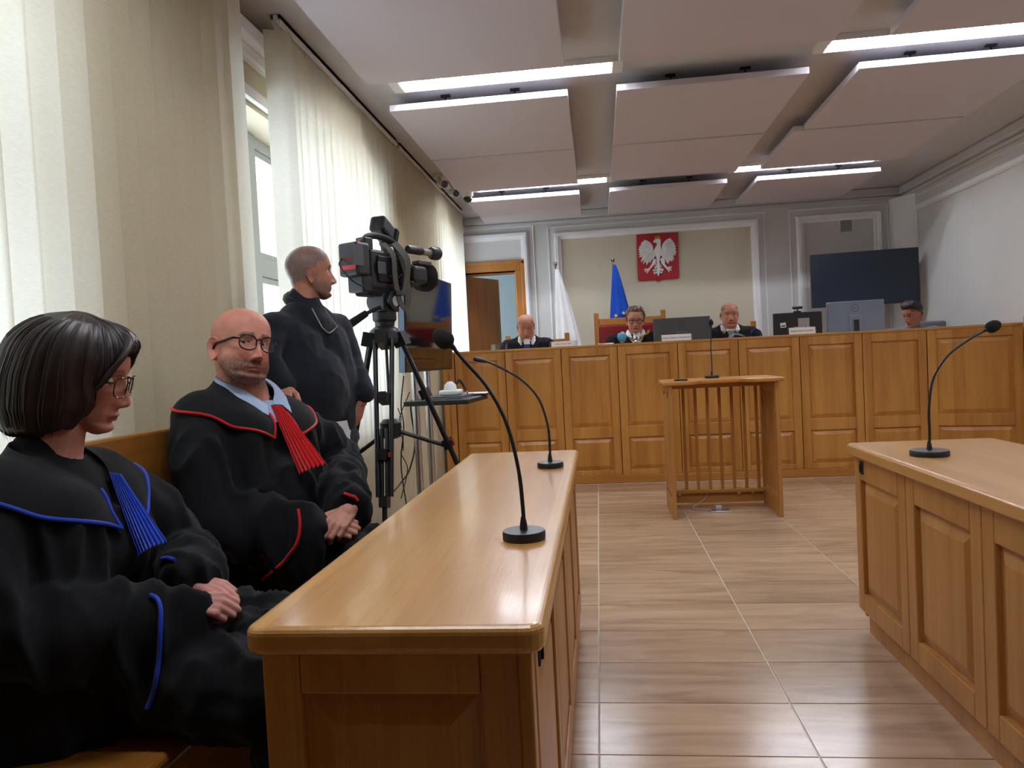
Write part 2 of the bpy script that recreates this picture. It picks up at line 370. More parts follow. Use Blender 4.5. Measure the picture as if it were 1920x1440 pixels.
# back wall with the door opening
DX0, DX1, DZ = -1.6, -.90, 2.2
b = MB(); b.box(-2.2, DX0, YB, YB+.2, 0, CZ); b.box(DX1, XR+.2, YB, YB+.2, 0, CZ); b.box(DX0, DX1, YB, YB+.2, DZ, CZ); b.box(DX0, DX1, YB, YB+.2, 0, PLAT)
struct(b.build('wall_back', M_wall), 'pale grey wall behind the judges')
struct(MB().box(XR, XR+.2, YF, YB, 0, CZ).build('wall_right', M_wall), 'pale grey wall on the right')
struct(MB().box(-2.2, XR+.2, YF-.2, YF, 0, CZ).build('wall_front', pbr('dark_wall', (52, 40, 34), .8)), 'unseen wall behind the photographer, set close and darkened to cut light')  # out of view; kept near and dark to hold back light from behind
def frame_trim(name, x0, x1, z0, z1, lab):
    """picture-frame moulding on the back wall: thin outer fillet and a fat inner moulding"""
    b = MB()
    def ring(d, w, t):
        a0, a1, c0, c1 = x0+d, x1-d, z0+d, z1-d
        b.box(a0, a1, YB-t, YB, c1-w, c1); b.box(a0, a1, YB-t, YB, c0, c0+w); b.box(a0, a0+w, YB-t, YB, c0+w, c1-w); b.box(a1-w, a1, YB-t, YB, c0+w, c1-w)
    ring(0, .014, .016); ring(.075, .085, .025); ring(.085, .04, .055)
    return struct(b.build(name, M_trim, bevel=.006), lab)
pL = W(1037, 430, Y=YB); pR = W(1433, 400, Y=YB)
frame_trim('trim_2', pL[0]-.07, pR[0]+.0, .5, pR[2]+.02, 'white moulding around the cream field behind the judges')
struct(MB().box(pL[0]+.1, pR[0]-.16, YB-.008, YB, .6, pR[2]-.14).build('wall_field', M_cream), 'cream painted wall field under the coat of arms')
q = W(1000, 425, Y=YB); frame_trim('trim_3', -1.75, q[0], .4, q[2]+.02, 'white moulding around the door')
q0 = W(1478, 400, Y=YB); q1 = W(1655, 385, Y=YB); frame_trim('trim_4', q0[0], q1[0]+.05, .4, q1[2]+.02, 'white moulding around the wall field with the vent')
b = MB(); b.box(XL, XR, YB-.07, YB, CZ-.09, CZ); b.box(XL, XR, YB-.035, YB, CZ-.13, CZ-.09); b.box(XR-.07, XR, YF, YB, CZ-.09, CZ); b.box(XR-.035, XR, YF, YB, CZ-.13, CZ-.09)
struct(b.build('trim_5', M_ceil, bevel=.02, seg=3), 'white cornice under the ceiling')
b = MB()
def ring_r(y0, y1, z0, z1, w, t):
    b.box(XR-t, XR, y0, y1, z1-w, z1); b.box(XR-t, XR, y0, y1, z0, z0+w); b.box(XR-t, XR, y0, y0+w, z0+w, z1-w); b.box(XR-t, XR, y1-w, y1, z0+w, z1-w)
ring_r(-.65, 8.6, .4, 2.68, .012, .012); ring_r(-.6, 8.5, .5, 2.58, .06, .02); ring_r(-.58, 8.48, .52, 2.56, .03, .035)
struct(b.build('trim_6', M_trim, bevel=.006), 'white moulding on the right wall')
struct(MB().prism([(XR-.16, YB), (XR, YB-.3), (XR, YB)], 0, CZ-.13).build('trim_7', M_trim), 'slanted white corner strip')
struct(MB().box(XL, DX0+.0, YB-.02, YB, PLAT, PLAT+.1).box(DX1+.12, XR, YB-.02, YB, PLAT, PLAT+.1).build('baseboard_back', M_oakX), 'oak skirting behind the judges')
struct(MB().box(XL, XL+.015, YF, YB, 0, .08).build('baseboard_left', M_dark), 'dark skirting under the windows')
# door
r = sroot('door_1', (-1.25, YB, PLAT)); r['label'] = 'oak door standing open beside the judges bench'
b = MB(); w = .11
b.box(DX0-.04, DX0+.06, YB-.03, YB+.22, PLAT, DZ); b.box(DX1-.03, DX1+w-.03, YB-.03, YB+.22, PLAT, DZ); b.box(DX0-.04, DX1+w-.03, YB-.03, YB+.22, DZ, DZ+w)
b.box(DX0-.04, DX1+w-.0, YB-.045, YB-.02, DZ+w-.035, DZ+w+.012); b.box(DX1+w-.065, DX1+w-.02, YB-.045, YB-.02, PLAT, DZ+w)
b.box(DX1-.05, DX1-.03, YB+.1, YB+.2, PLAT, DZ); b.box(DX0, DX1, YB+.1, YB+.2, DZ-.02, DZ)
b.build('door_frame', M_jamb, r, bevel=.008)
leafM = T(-1.56, YB+.2, PLAT+.01, rad(63))
lf = MB().box(0, .68, -.02, .02, 0, DZ-PLAT-.02, M=leafM).build('door_leaf', M_door, r, bevel=.003)
for s in (-1, 1): MB().tube([(.62, s*.02, .98), (.62, s*.06, .98), (.52, s*.06, .98)], .009, 8, M=leafM).build('door_handle', M_alu, lf, smooth=True)
# room beyond the door
b = MB(); b.box(-3, .6, YB+3.2, YB+3.3, 0, CZ); b.box(.6, .7, YB+.2, YB+3.3, 0, CZ); b.box(-3.1, -3, YB+.2, YB+3.3, 0, .9); b.box(-3.1, -3, YB+.2, YB+3.3, 2.5, CZ); b.box(-3.1, -3, YB+.2, YB+1.2, .9, 2.5); b.box(-3.1, -3, YB+2.6, YB+3.3, .9, 2.5)
struct(b.build('wall_corridor', pbr('corridor_blue', (138, 154, 158), .8, var=.02)), 'pale blue walls of the room beyond the door')
struct(MB().box(-3.1, .7, YB+.2, YB+3.3, PLAT-.1, PLAT).build('floor_corridor', M_tile)); struct(MB().box(-3.1, .7, YB+.2, YB+3.3, CZ, CZ+.1).build('ceiling_corridor', M_ceil))
# ------------------------------------------------------------------ ceiling lamps and acoustic panels
def lamp(x0, x1, y0, y1, label):
    t = thing('ceiling_lamp', label, 'lamp', ((x0+x1)/2, (y0+y1)/2, CZ-.034), group='recessed ceiling lamps')
    b = MB(); z0, z1, e = CZ-.034, CZ-.001, .01
    b.box(x0, x1, y0, y0+e, z0, z1); b.box(x0, x1, y1-e, y1, z0, z1); b.box(x0, x0+e, y0+e, y1-e, z0, z1); b.box(x1-e, x1, y0+e, y1-e, z0, z1)
    b.build('housing', M_white, t)
    b = MB(); b.box(x0+e, x1-e, y0+e, y1-e, z1-.008, z1-.004); b.build('reflector', M_alu, t)
    for yy in (y0+(y1-y0)*.3, y0+(y1-y0)*.7):
        MB().tube([(x0+.07, yy, z1-.016), (x1-.07, yy, z1-.016)], .009, 8).build('fluorescent_tube', M_lamp, t, smooth=True)
    b = MB(); n = int((x1-x0-.14)/.045)
    for i in range(n+1):
        x = x0+.07+(x1-x0-.14)*i/n; b.box(x-.0012, x+.0012, y0+e, y1-e, z0+.004, z0+.012)
    b.box(x0+.05, x1-.05, (y0+y1)/2-.002, (y0+y1)/2+.002, z0+.002, z0+.014)
    g = b.build('louvre', M_alu, t); g['kind'] = 'stuff'
    for xa, xb in ((x0+e, x0+.06), (x1-.06, x1-e)): MB().box(xa, xb, y0+e, y1-e, z0, z0+.003).build('end_plate', M_white, t)
for nm, x0, x1 in (('left', -1.16, .22), ('right', 1.3, 2.68)):
    side = 'window side' if nm == 'left' else 'right wall side'
    lamp(x0, x1, 4.34, 4.52, f'long louvred lamp on the {side}, in front of the nearer pair of panels')
    lamp(x0, x1, 7.12, 7.33, f'louvred lamp on the {side}, mostly hidden above the panel nearest the judges')
    lamp(x0, x1, 1.2, 1.4, f'louvred lamp on the {side} above the counsel desks')
pc = [(x0*1.0897, x1*1.0897, n) for x0, x1, n in ((-1.12, -.1, 'window side'), (.17, 1.195, 'middle'), (1.45, 2.48, 'right wall side'))]
rows = [(y0*1.0897, y1*1.0897, n) for y0, y1, n in ((2.72, 3.78, 'nearest row'), (4.2, 5.27, 'second row'), (5.3, 6.34, 'third row'), (6.75, 7.8, 'last row by the judges wall'))]
for ci, (x0, x1, cn) in enumerate(pc):
    for ri, (y0, y1, rn) in enumerate(rows):
        if ci == 2 and ri == 2: x0 = 1.39*1.0897
        elif ci == 2: x0 = 1.45*1.0897
        z0 = 2.73; t = thing('acoustic_panel', f'white square sound panel, {cn} column, {rn}', 'ceiling panel', ((x0+x1)/2, (y0+y1)/2, z0), group='suspended sound panels')
        MB().box(x0, x1, y0, y1, z0, z0+.04).build('board', M_panel, t, bevel=.004)
        for fx in (.3, .7):
            for fy in (.12, .88):
                x, y = x0+(x1-x0)*fx, y0+(y1-y0)*fy
                MB().box(x-.004, x+.004, y-.004, y+.004, z0+.04, CZ).box(x-.03, x+.03, y-.012, y+.012, CZ-.012, CZ).box(x-.03, x+.03, y-.012, y+.012, z0+.04, z0+.052).build('hanger', M_black, t)
# ------------------------------------------------------------------ vertical blinds
XBL = -1.45
def slat_mesh():
    G = [[(.006*math.cos(PI*u/2), .0635*u, z) for u in np.linspace(-1, 1, 6)] for z in np.linspace(.06, 2.78, 3)]
    m = MB().grid(G).mesh('slat'); m.materials.append(M_slat); m.polygons.foreach_set('use_smooth', [True]*len(m.polygons)); return m
SLAT = slat_mesh()
cm = MB().box(-.004, .004, -.012, .012, 2.775, 2.8).tube([(0, -.014, 2.772), (0, 0, 2.764), (0, .014, 2.772)], .005, 6).mesh('hook'); cm.materials.append(M_white)
def blind(y0, y1, label, ang=-14, first=None):
    t = thing('vertical_blind', label, 'blind', (XBL, (y0+y1)/2, 0), group='vertical fabric blinds')
    b = MB(); b.box(XBL-.022, XBL-.012, y0-.02, y1+.02, 2.8, CZ-.005); b.box(XBL+.012, XBL+.022, y0-.02, y1+.02, 2.8, CZ-.005); b.box(XBL-.022, XBL+.022, y0-.02, y1+.02, 2.825, CZ-.005)
    b.build('headrail', M_white, t)
    n = round((y1-y0)/.113)
    for i in range(n+1):
        s = bpy.data.objects.new('slat', SLAT); COL.objects.link(s); s.parent = t
        s.location = (random.uniform(-.002, .002), y0+(y1-y0)*i/n-(y0+y1)/2, random.uniform(-.004, .004))
        a = ang+random.uniform(-.9, .9)
        if first is not None and i == 0: a = first
        s.rotation_euler = (random.uniform(-.002, .002), 0, rad(a))
        if y1 > 3.2:
            h = bpy.data.objects.new('hook', cm); COL.objects.link(h); h.parent = s
blind(-.6, 2.98, 'wide cream blind beside the robed woman, nearest of the blinds')
blind(3.47, 5.5, 'cream blind glowing with daylight behind the standing man and camera', -16, first=-62)
blind(5.62, 7.25, 'shaded beige blind between the two windows, behind the screen')
blind(7.37, 8.2, 'short bright blind ending beside the oak door', -18)
# ================================================================== FURNITURE
def panel_unit(root, M, w, h, stile, rows, name='front_panel', mat=M_oak, pm=M_oak, e=.035, th=.022):
    """framed front: stiles, rails and raised fields; local x along, z up, front towards -y"""
    b = MB(); b.box(0, stile, 0, th, 0, h, M); b.box(w-stile, w, 0, th, 0, h, M)
    zs = [0]+[v for r in rows for v in r]+[h]
    for k in range(0, len(zs), 2): b.box(stile, w-stile, 0, th, zs[k], zs[k+1], M)
    f = b.build(name, mat, root, bevel=.004)
    for z0, z1 in rows:
        MB().raised(w-2*stile, z1-z0, M@Matrix.Translation((stile, .004, z0)), e).build('raised_field', pm, f)
    return f
def rounded_top(x0, x1, y0, y1, z0, z1, r=.03):
    P = []
    for cx, cy, a0 in ((x1-r, y1-r, 0), (x0+r, y1-r, 90), (x0+r, y0+r, 180), (x1-r, y0+r, 270)):
        P += [(cx+r*math.cos(rad(a0+a)), cy+r*math.sin(rad(a0+a))) for a in (0, 22, 45, 68, 90)]
    return MB().prism(P, z0, z1)
def port(t, M):
    p = MB().box(-.017, .017, -.003, .004, -.025, .025, M).build('socket_plate', M_black, t, bevel=.003)
    MB().box(-.006, .008, -.007, -.002, -.016, .012, M).build('socket', M_rubber, p)
# --- near counsel desk (left)
t = thing('counsel_desk', 'lacquered oak counsel desk in front of the two robed people', 'desk', (-.338, 2.13, 0))
rounded_top(-.576, -.1, 1.09, 3.19, .705, .75, .028).build('tabletop', M_top, t, bevel=.013, seg=4)
xa, xb, ya, yb = -.556, -.122, 1.115, 3.165
panel_unit(t, T(xa, ya, .06), xb-xa-.02, .645, .062, [(.07, .575)], 'end_panel', e=.05)
panel_unit(t, T(xb-.02, yb, .06, PI), xb-xa-.02, .645, .062, [(.07, .575)], 'end_panel', e=.05)
MB().box(xb-.022, xb, ya-.004, ya+.04, .06, .705).build('corner_post', M_oak, t, bevel=.004)
MB().box(xb-.022, xb, yb-.04, yb+.004, .06, .705).build('corner_post', M_oak, t, bevel=.004)
n = 4; wn = (yb-ya-.08)/n
for i in range(n): panel_unit(t, T(xb+.002, ya+.04+wn*i, .09, PI/2), wn-.003, .61, .06, [(.075, .53)], mat=M_oakY, pm=M_oakY)
MB().box(xb-.06, xb-.03, ya+.02, yb-.02, 0, .1).build('plinth', M_oakY, t); MB().box(xa+.02, xb-.04, ya+.03, ya+.05, 0, .06).build('plinth', M_oakX, t); MB().box(xa+.02, xb-.04, yb-.05, yb-.03, 0, .06).build('plinth', M_oakX, t)
MB().box(xa+.03, xb-.03, ya+.02, yb-.02, .4, .42).build('shelf', M_oakY, t)
port(t, T(xb+.003, 1.21, .67, PI/2)); port(t, T(xb+.003, 2.83, .67, PI/2))
# --- right counsel desk
t = thing('counsel_desk', 'oak counsel desk on the right across the aisle', 'desk', (1.25, 1.6, 0))
rounded_top(.965, 1.52, .1, 3.1, .705, .75, .03).build('tabletop', M_top, t, bevel=.013, seg=4)
xa, xb, ya, yb = .99, 1.5, .12, 3.075; n = 6; wn = (yb-ya)/n
for i in range(n): panel_unit(t, T(xa, yb-wn*i, .09, -PI/2), wn-.003, .615, .062, [(.075, .525)], mat=M_oakY, pm=M_oakY, e=.045)
panel_unit(t, T(xb, yb, .06, PI), xb-xa-.02, .645, .062, [(.07, .575)], 'end_panel', e=.05)
panel_unit(t, T(xa+.02, ya, .06), xb-xa-.02, .645, .062, [(.07, .575)], 'end_panel', e=.05)
MB().box(xa+.028, xa+.05, ya+.02, yb-.03, 0, .1).build('plinth', M_oakY, t); MB().box(xa+.04, xb-.03, yb-.05, yb-.03, 0, .06).build('plinth', M_oakX, t); MB().box(xa+.04, xb-.03, ya+.03, ya+.05, 0, .06).build('plinth', M_oakX, t)
MB().box(xa+.03, xb-.03, ya+.02, yb-.02, .4, .42).build('shelf', M_oakY, t)
port(t, T(xa-.002, 2.99, .665, -PI/2))
# --- bench for counsel
t = thing('seat_bench', 'long oak bench with a plank back under the blinds', 'bench', (-1.08, 1.3, 0))
P = [(-1.27, -.6), (-.86, -.6), (-.83, -.57), (-.83, 2.95), (-.86, 2.98), (-1.27, 2.98)]
MB().prism(P, .415, .45).build('seat', M_bench, t, bevel=.012, seg=3)
MB().box(-1.285, -1.255, -.6, 2.98, .825, 1.0).build('backrest', M_bench, t, bevel=.008)
for y in (-.5, .7, 1.9, 2.88):
    MB().box(-1.27, -.88, y-.02, y+.02, 0, .415).build('leg', M_bench, t, bevel=.004)
    MB().box(-1.3, -1.27, y-.03, y+.03, .3, .96).build('back_post', M_bench, t, bevel=.004)
# --- judges bench
t = thing('judges_bench', 'long panelled oak judges bench across the end of the room', 'judges bench', (1.0, 6.8, 0))
ed = [(-1.41, 6.625), (-1.305, 6.68)]+[(x, 6.68) for x in (-.838, -.33, .172, .697, 1.218, 1.735, 2.252, 2.775)]+[(3.432, 6.475)]
UZ, UH = .07, 1.15
for k in range(len(ed)-1):
    (xa, ya), (xb, yb) = ed[k], ed[k+1]; L = math.hypot(xb-xa, yb-ya); a = math.atan2(yb-ya, xb-xa)
    panel_unit(t, T(xa+.0025*math.cos(a), ya, UZ, a), L-.005, UH, .068, [(.045, .335), (.435, 1.075)], e=.04)
def ribbon(o0, o1, z0, z1, shorten=0):
    P = [(x, y+o0) for x, y in ed]+[(x, y+o1) for x, y in reversed(ed)]; return MB().prism(P, z0, z1)
ribbon(-.006, .24, UZ+UH, 1.243).build('top_ledge', M_oakX, t, bevel=.005)
ribbon(-.012, .02, .0, UZ).build('plinth', M_oakX, t, bevel=.004)
ribbon(.023, .03, .0, UZ+UH).build('backing', M_dark, t)
ribbon(.03, .5, 1.03, 1.06).build('desktop', M_oakX, t); ribbon(.48, .5, PLAT, 1.03).build('rear_panel', M_oakX, t)
# --- post at the right end
t = thing('end_post', 'tall round-topped oak post with a dark blue plate ending the judges bench', 'post', (3.408, 6.36, 0))
M = T(3.408, 6.36, 0); P = [(-.02, 0), (.03, 0)]+[(.03, 1.27), (.02, 1.3), (.0, 1.31), (-.014, 1.3), (-.02, 1.275)]
MB().prism(P, -.03, .03, M@Matrix.Rotation(PI/2, 4, 'X')).build('post', M_oak, t, bevel=.004)
pl = MB().box(-.022, .0, -.036, -.03, 1.0, 1.125, M).build('plate', pbr('navy_plate', (24, 30, 58), .4), t)
MB().box(-.022, .0, -.038, -.03, 1.125, 1.137, M).box(-.022, .0, -.038, -.03, .988, 1.0, M).build('plate_clip', M_alu, pl)
# --- witness stand
t = thing('witness_stand', 'slatted oak witness stand on the tiles facing the judges bench', 'lectern', (.85, 5.4, 0))
z1 = .915; xl, xr = .462, 1.19; y0, y1 = 5.13, 5.64
P = [(xl-.035, y0-.02), (xl+.16, y0-.02), (xl+.2, y0+.07), (xl+.24, y0+.12), (xr-.24, y0+.12), (xr-.2, y0+.07), (xr-.16, y0-.02), (xr+.035, y0-.02), (xr+.04, y0+.3), (xr+.02, y1+.03), (xl-.02, y1+.03), (xl-.04, y0+.3)]
MB().prism(P, z1, z1+.028).build('top', M_oakX, t, bevel=.008, seg=3)
for s, x in ((1, xl), (-1, xr)):
    d = .035*s
    f = panel_unit(t, T(x, y1, 0, -PI/2) if s > 0 else T(x, y0, 0, PI/2), y1-y0, z1, .05, [(.12, .86)], 'side_panel', M_oakY, M_oakY, e=.03, th=.026)
for i in range(8):
    x = xl+.06+i*.087; MB().box(x-.011, x+.011, y1-.045, y1-.025, .12, z1-.03).build('slat', M_oak, t, bevel=.003)
MB().box(xl+.02, xr-.02, y1-.07, y1-.0, .095, .12).build('rail', M_oakX, t, bevel=.003); MB().box(xl+.02, xr-.02, y1-.06, y1-.01, z1-.045, z1).build('rail', M_oakX, t, bevel=.003)
MB().box(xl+.03, xr-.03, y1-.02, y1, .015, .095).build('foot_board', M_oakX, t)
for x in (xl+.09, xl+.52, xl+.62): MB().box(x-.01, x+.01, y1-.06, y1-.04, .08, .095).build('bracket', M_alu, t)
MB().box(xl-.003, xl, y0+.05, y0+.075, .83, .87).build('socket_plate', M_black, t)
t = thing('pen_case', 'flat dark pen case lying on the left corner of the witness stand top', 'case', (.56, 5.24, z1+.028))
MB().box(.515, .605, 5.215, 5.255, z1+.028, z1+.04).build('body', M_black, t, bevel=.004)
MB().box(.52, .6, 5.232, 5.238, z1+.04, z1+.043).build('zip', M_alu, t)
t = thing('floor_socket', 'small steel floor socket with a cable under the witness stand', 'socket', (.86, 5.48, 0))
p = W(1350, 957, Z=.004)
MB().box(p[0]-.07, p[0]+.07, p[1]-.05, p[1]+.05, 0, .008).build('cover_plate', M_alu, t, bevel=.002)
MB().box(p[0]-.02, p[0]+.02, p[1]+.05, p[1]+.06, .0, .03).build('plug', M_white, t, bevel=.003)
MB().tube(spline([(p[0]-.06, p[1], .008), (p[0]-.16, p[1]+.04, .006), (p[0]-.17, p[1]+.09, .02), (p[0]-.1, p[1]+.13, .05), (p[0]-.04, y1-.03, .09)], 20), .004, 6).build('cable', pbr('cable_grey', (170, 160, 150), .5), t, smooth=True)
# --- judges chairs
def chair(x, y, hgt, rz, label, w=.56):
    t = thing('judge_chair', label, 'chair', (x, y, PLAT), rz, 'high-backed judges chairs')
    M = MW[t.name]; d = .05; red = M_red
    for s in (-1, 1):
        MB().box(s*w/2-.025, s*w/2+.025, .22, .27, 0, hgt, M).build('back_post', M_jamb, t, bevel=.006)
        MB().box(s*w/2-.025, s*w/2+.025, -.24, -.19, 0, .66, M).build('leg', M_jamb, t, bevel=.006)
        MB().box(s*w/2-.03, s*w/2+.03, -.26, .22, .66, .69, M).build('armrest', M_jamb, t, bevel=.008)
    MB().box(-w/2+.025, w/2-.025, .225, .265, hgt-.13, hgt-.06, M).build('top_rail', M_jamb, t, bevel=.004)
    MB().box(-w/2+.025, w/2-.025, .215, .265, .52, hgt-.13, M).build('backrest', red, t, bevel=.015)
    MB().box(-w/2+.03, w/2-.03, -.22, .215, .38, .48, M).build('seat', red, t, bevel=.02)
    return t
M_red = pbr('oxblood_leather', (140, 18, 30), .45, var=.1, bump=.1, bscale=200)
def xat(px, py, y): return W(px, py, Y=y)
p = xat(1185, 590, 7.62); chair(p[0]-.02, 7.52, xat(1135, 585, 7.6)[2]-PLAT, 0, 'red padded high-backed chair behind the judge with the gold chain', .68)
p = xat(1003, 620, 7.5); chair(p[0], 7.52, xat(1050, 623, 7.5)[2]-PLAT, 0, 'oak-framed judge chair of the judge at the left end of the bench', .62)
p = xat(1385, 600, 7.5); chair(p[0]-.12, 7.52, xat(1413, 600, 7.5)[2]-PLAT, 0, 'oak-framed judge chair of the grey-haired judge right of the big monitor', .62)
p = xat(1737, 600, 7.8)
t = thing('office_chair', 'grey office chair with a rounded back behind the clerk', 'chair', (p[0], 7.8, PLAT))
M = T(p[0], 7.8, 0, rad(-4)); zt = xat(1780, 600, 7.75)[2]
gm = pbr('grey_mesh_fabric', (122, 122, 128), .8, bump=.3, bscale=400)
G = [[(.2*u, .04*u*u, z) for u in np.linspace(-1, 1, 7)] for z in np.linspace(.8, zt, 5)]
MB().grid(G, M, .04).build('backrest', gm, t, True, bevel=.02); MB().box(-.2, .2, -.46, -.03, .72, .8, M).build('seat', gm, t, bevel=.03)
MB().tube([(0, .03, 1.0), (0, .05, .75), (0, -.2, .7)], .02, 8, M=M).build('back_bar', M_black, t); MB().tube([(0, -.25, .74), (0, -.25, PLAT+.09)], .03, 10, M=M).build('gas_column', M_black, t)
for k in range(5):
    a = 2*PI*k/5; MB().tube([(0, -.25, PLAT+.1), (.2*math.cos(a), -.25+.2*math.sin(a), PLAT+.06)], [.025, .018], 8, M=M).ell((.2*math.cos(a), -.25+.2*math.sin(a), PLAT+.03), (.03, .03, .03), M, 8, 6).build('leg', M_black, t)
# ================================================================== PEOPLE
from mathutils import noise as mnoise
def sm(a, b, x): t = np.clip((x-a)/(b-a), 0, 1); return t*t*(3-2*t)
def ga(x, s): return np.exp(-(x/s)**2)
def skin_mat():
    m, nt, b = newmat('skin'); L = nt.links.new
    a = nd(nt, 'ShaderNodeAttribute'); a.attribute_name = 'Col'
    tc = nd(nt, 'ShaderNodeTexCoord'); no = nd(nt, 'ShaderNodeTexNoise'); no.inputs['Scale'].default_value = 60; no.inputs['Detail'].default_value = 4; L(tc.outputs['Object'], no.inputs[0])
    hs = nd(nt, 'ShaderNodeHueSaturation'); L(a.outputs['Color'], hs.inputs['Color'])
    mr = nd(nt, 'ShaderNodeMapRange'); L(no.outputs[0], mr.inputs[0]); mr.inputs[3].default_value = .88; mr.inputs[4].default_value = 1.12; L(mr.outputs[0], hs.inputs['Value'])
    L(hs.outputs[0], b.inputs['Base Color']); b.inputs['Roughness'].default_value = .55; b.inputs['Specular IOR Level'].default_value = .35
    b.inputs['Subsurface Weight'].default_value = .12; b.inputs['Subsurface Radius'].default_value = (.8, .3, .15); b.inputs['Subsurface Scale'].default_value = .006
    n2 = nd(nt, 'ShaderNodeTexNoise'); n2.inputs['Scale'].default_value = 420; L(tc.outputs['Object'], n2.inputs[0])
    bp = nd(nt, 'ShaderNodeBump'); bp.inputs['Strength'].default_value = .12; bp.inputs['Distance'].default_value = .0015; L(n2.outputs[0], bp.inputs['Height']); L(bp.outputs[0], b.inputs['Normal'])
    return m
M_skin = skin_mat()
def attr_mat(name, rough, spec=.5, coat=0, an=0):
    m, nt, b = newmat(name); a = nd(nt, 'ShaderNodeAttribute'); a.attribute_name = 'Col'
    no = nd(nt, 'ShaderNodeTexNoise'); no.inputs['Scale'].default_value = 90
    hs = nd(nt, 'ShaderNodeHueSaturation'); nt.links.new(a.outputs['Color'], hs.inputs['Color'])
    mr = nd(nt, 'ShaderNodeMapRange'); nt.links.new(no.outputs[0], mr.inputs[0]); mr.inputs[3].default_value = .85; mr.inputs[4].default_value = 1.15
    nt.links.new(mr.outputs[0], hs.inputs['Value']); nt.links.new(hs.outputs[0], b.inputs['Base Color'])
    b.inputs['Roughness'].default_value = rough; b.inputs['Specular IOR Level'].default_value = spec; b.inputs['Coat Weight'].default_value = coat; b.inputs['Coat Roughness'].default_value = .05
    b.inputs['Anisotropic'].default_value = an
    return m
M_eye = attr_mat('eye', .25, coat=1); M_hair = attr_mat('hair', .42, .5)
def cloth(name, c, bump=.25, scale=700, rough=.9, sheen=.15):
    return pbr(name, c, rough, var=.1, scale=5, bump=bump, bscale=scale, sheen=sheen, spec=.25)
M_robe = cloth('black_robe', (15, 16, 20), sheen=.05); M_blue = cloth('cobalt_satin', (28, 66, 190), .1, rough=.5); M_redc = cloth('scarlet_satin', (204, 22, 28), .1, rough=.5)
M_shirt = cloth('pale_blue_shirt', (166, 184, 216)); M_wshirt = cloth('white_shirt', (232, 234, 240)); M_sweat = cloth('dark_knit', (26, 30, 40), .5, 350); M_jeans = cloth('dark_denim', (36, 38, 46), .4, 500)
M_purple = cloth('purple_satin', (52, 34, 110), .1, rough=.5); M_gold = pbr('gold', (214, 170, 86), .3, 1)
M_acetate = pbr('black_acetate', (20, 18, 20), .2); M_tort = pbr('tortoise_acetate', (72, 38, 26), .25, var=.3, scale=90)
def colour(o, C):
    a = o.data.color_attributes.new('Col', 'FLOAT_COLOR', 'POINT'); C = np.asarray(C, np.float32)
    if C.shape[1] == 3: C = np.hstack([C, np.ones((len(C), 1), np.float32)])
    a.data.foreach_set('color', C.ravel())

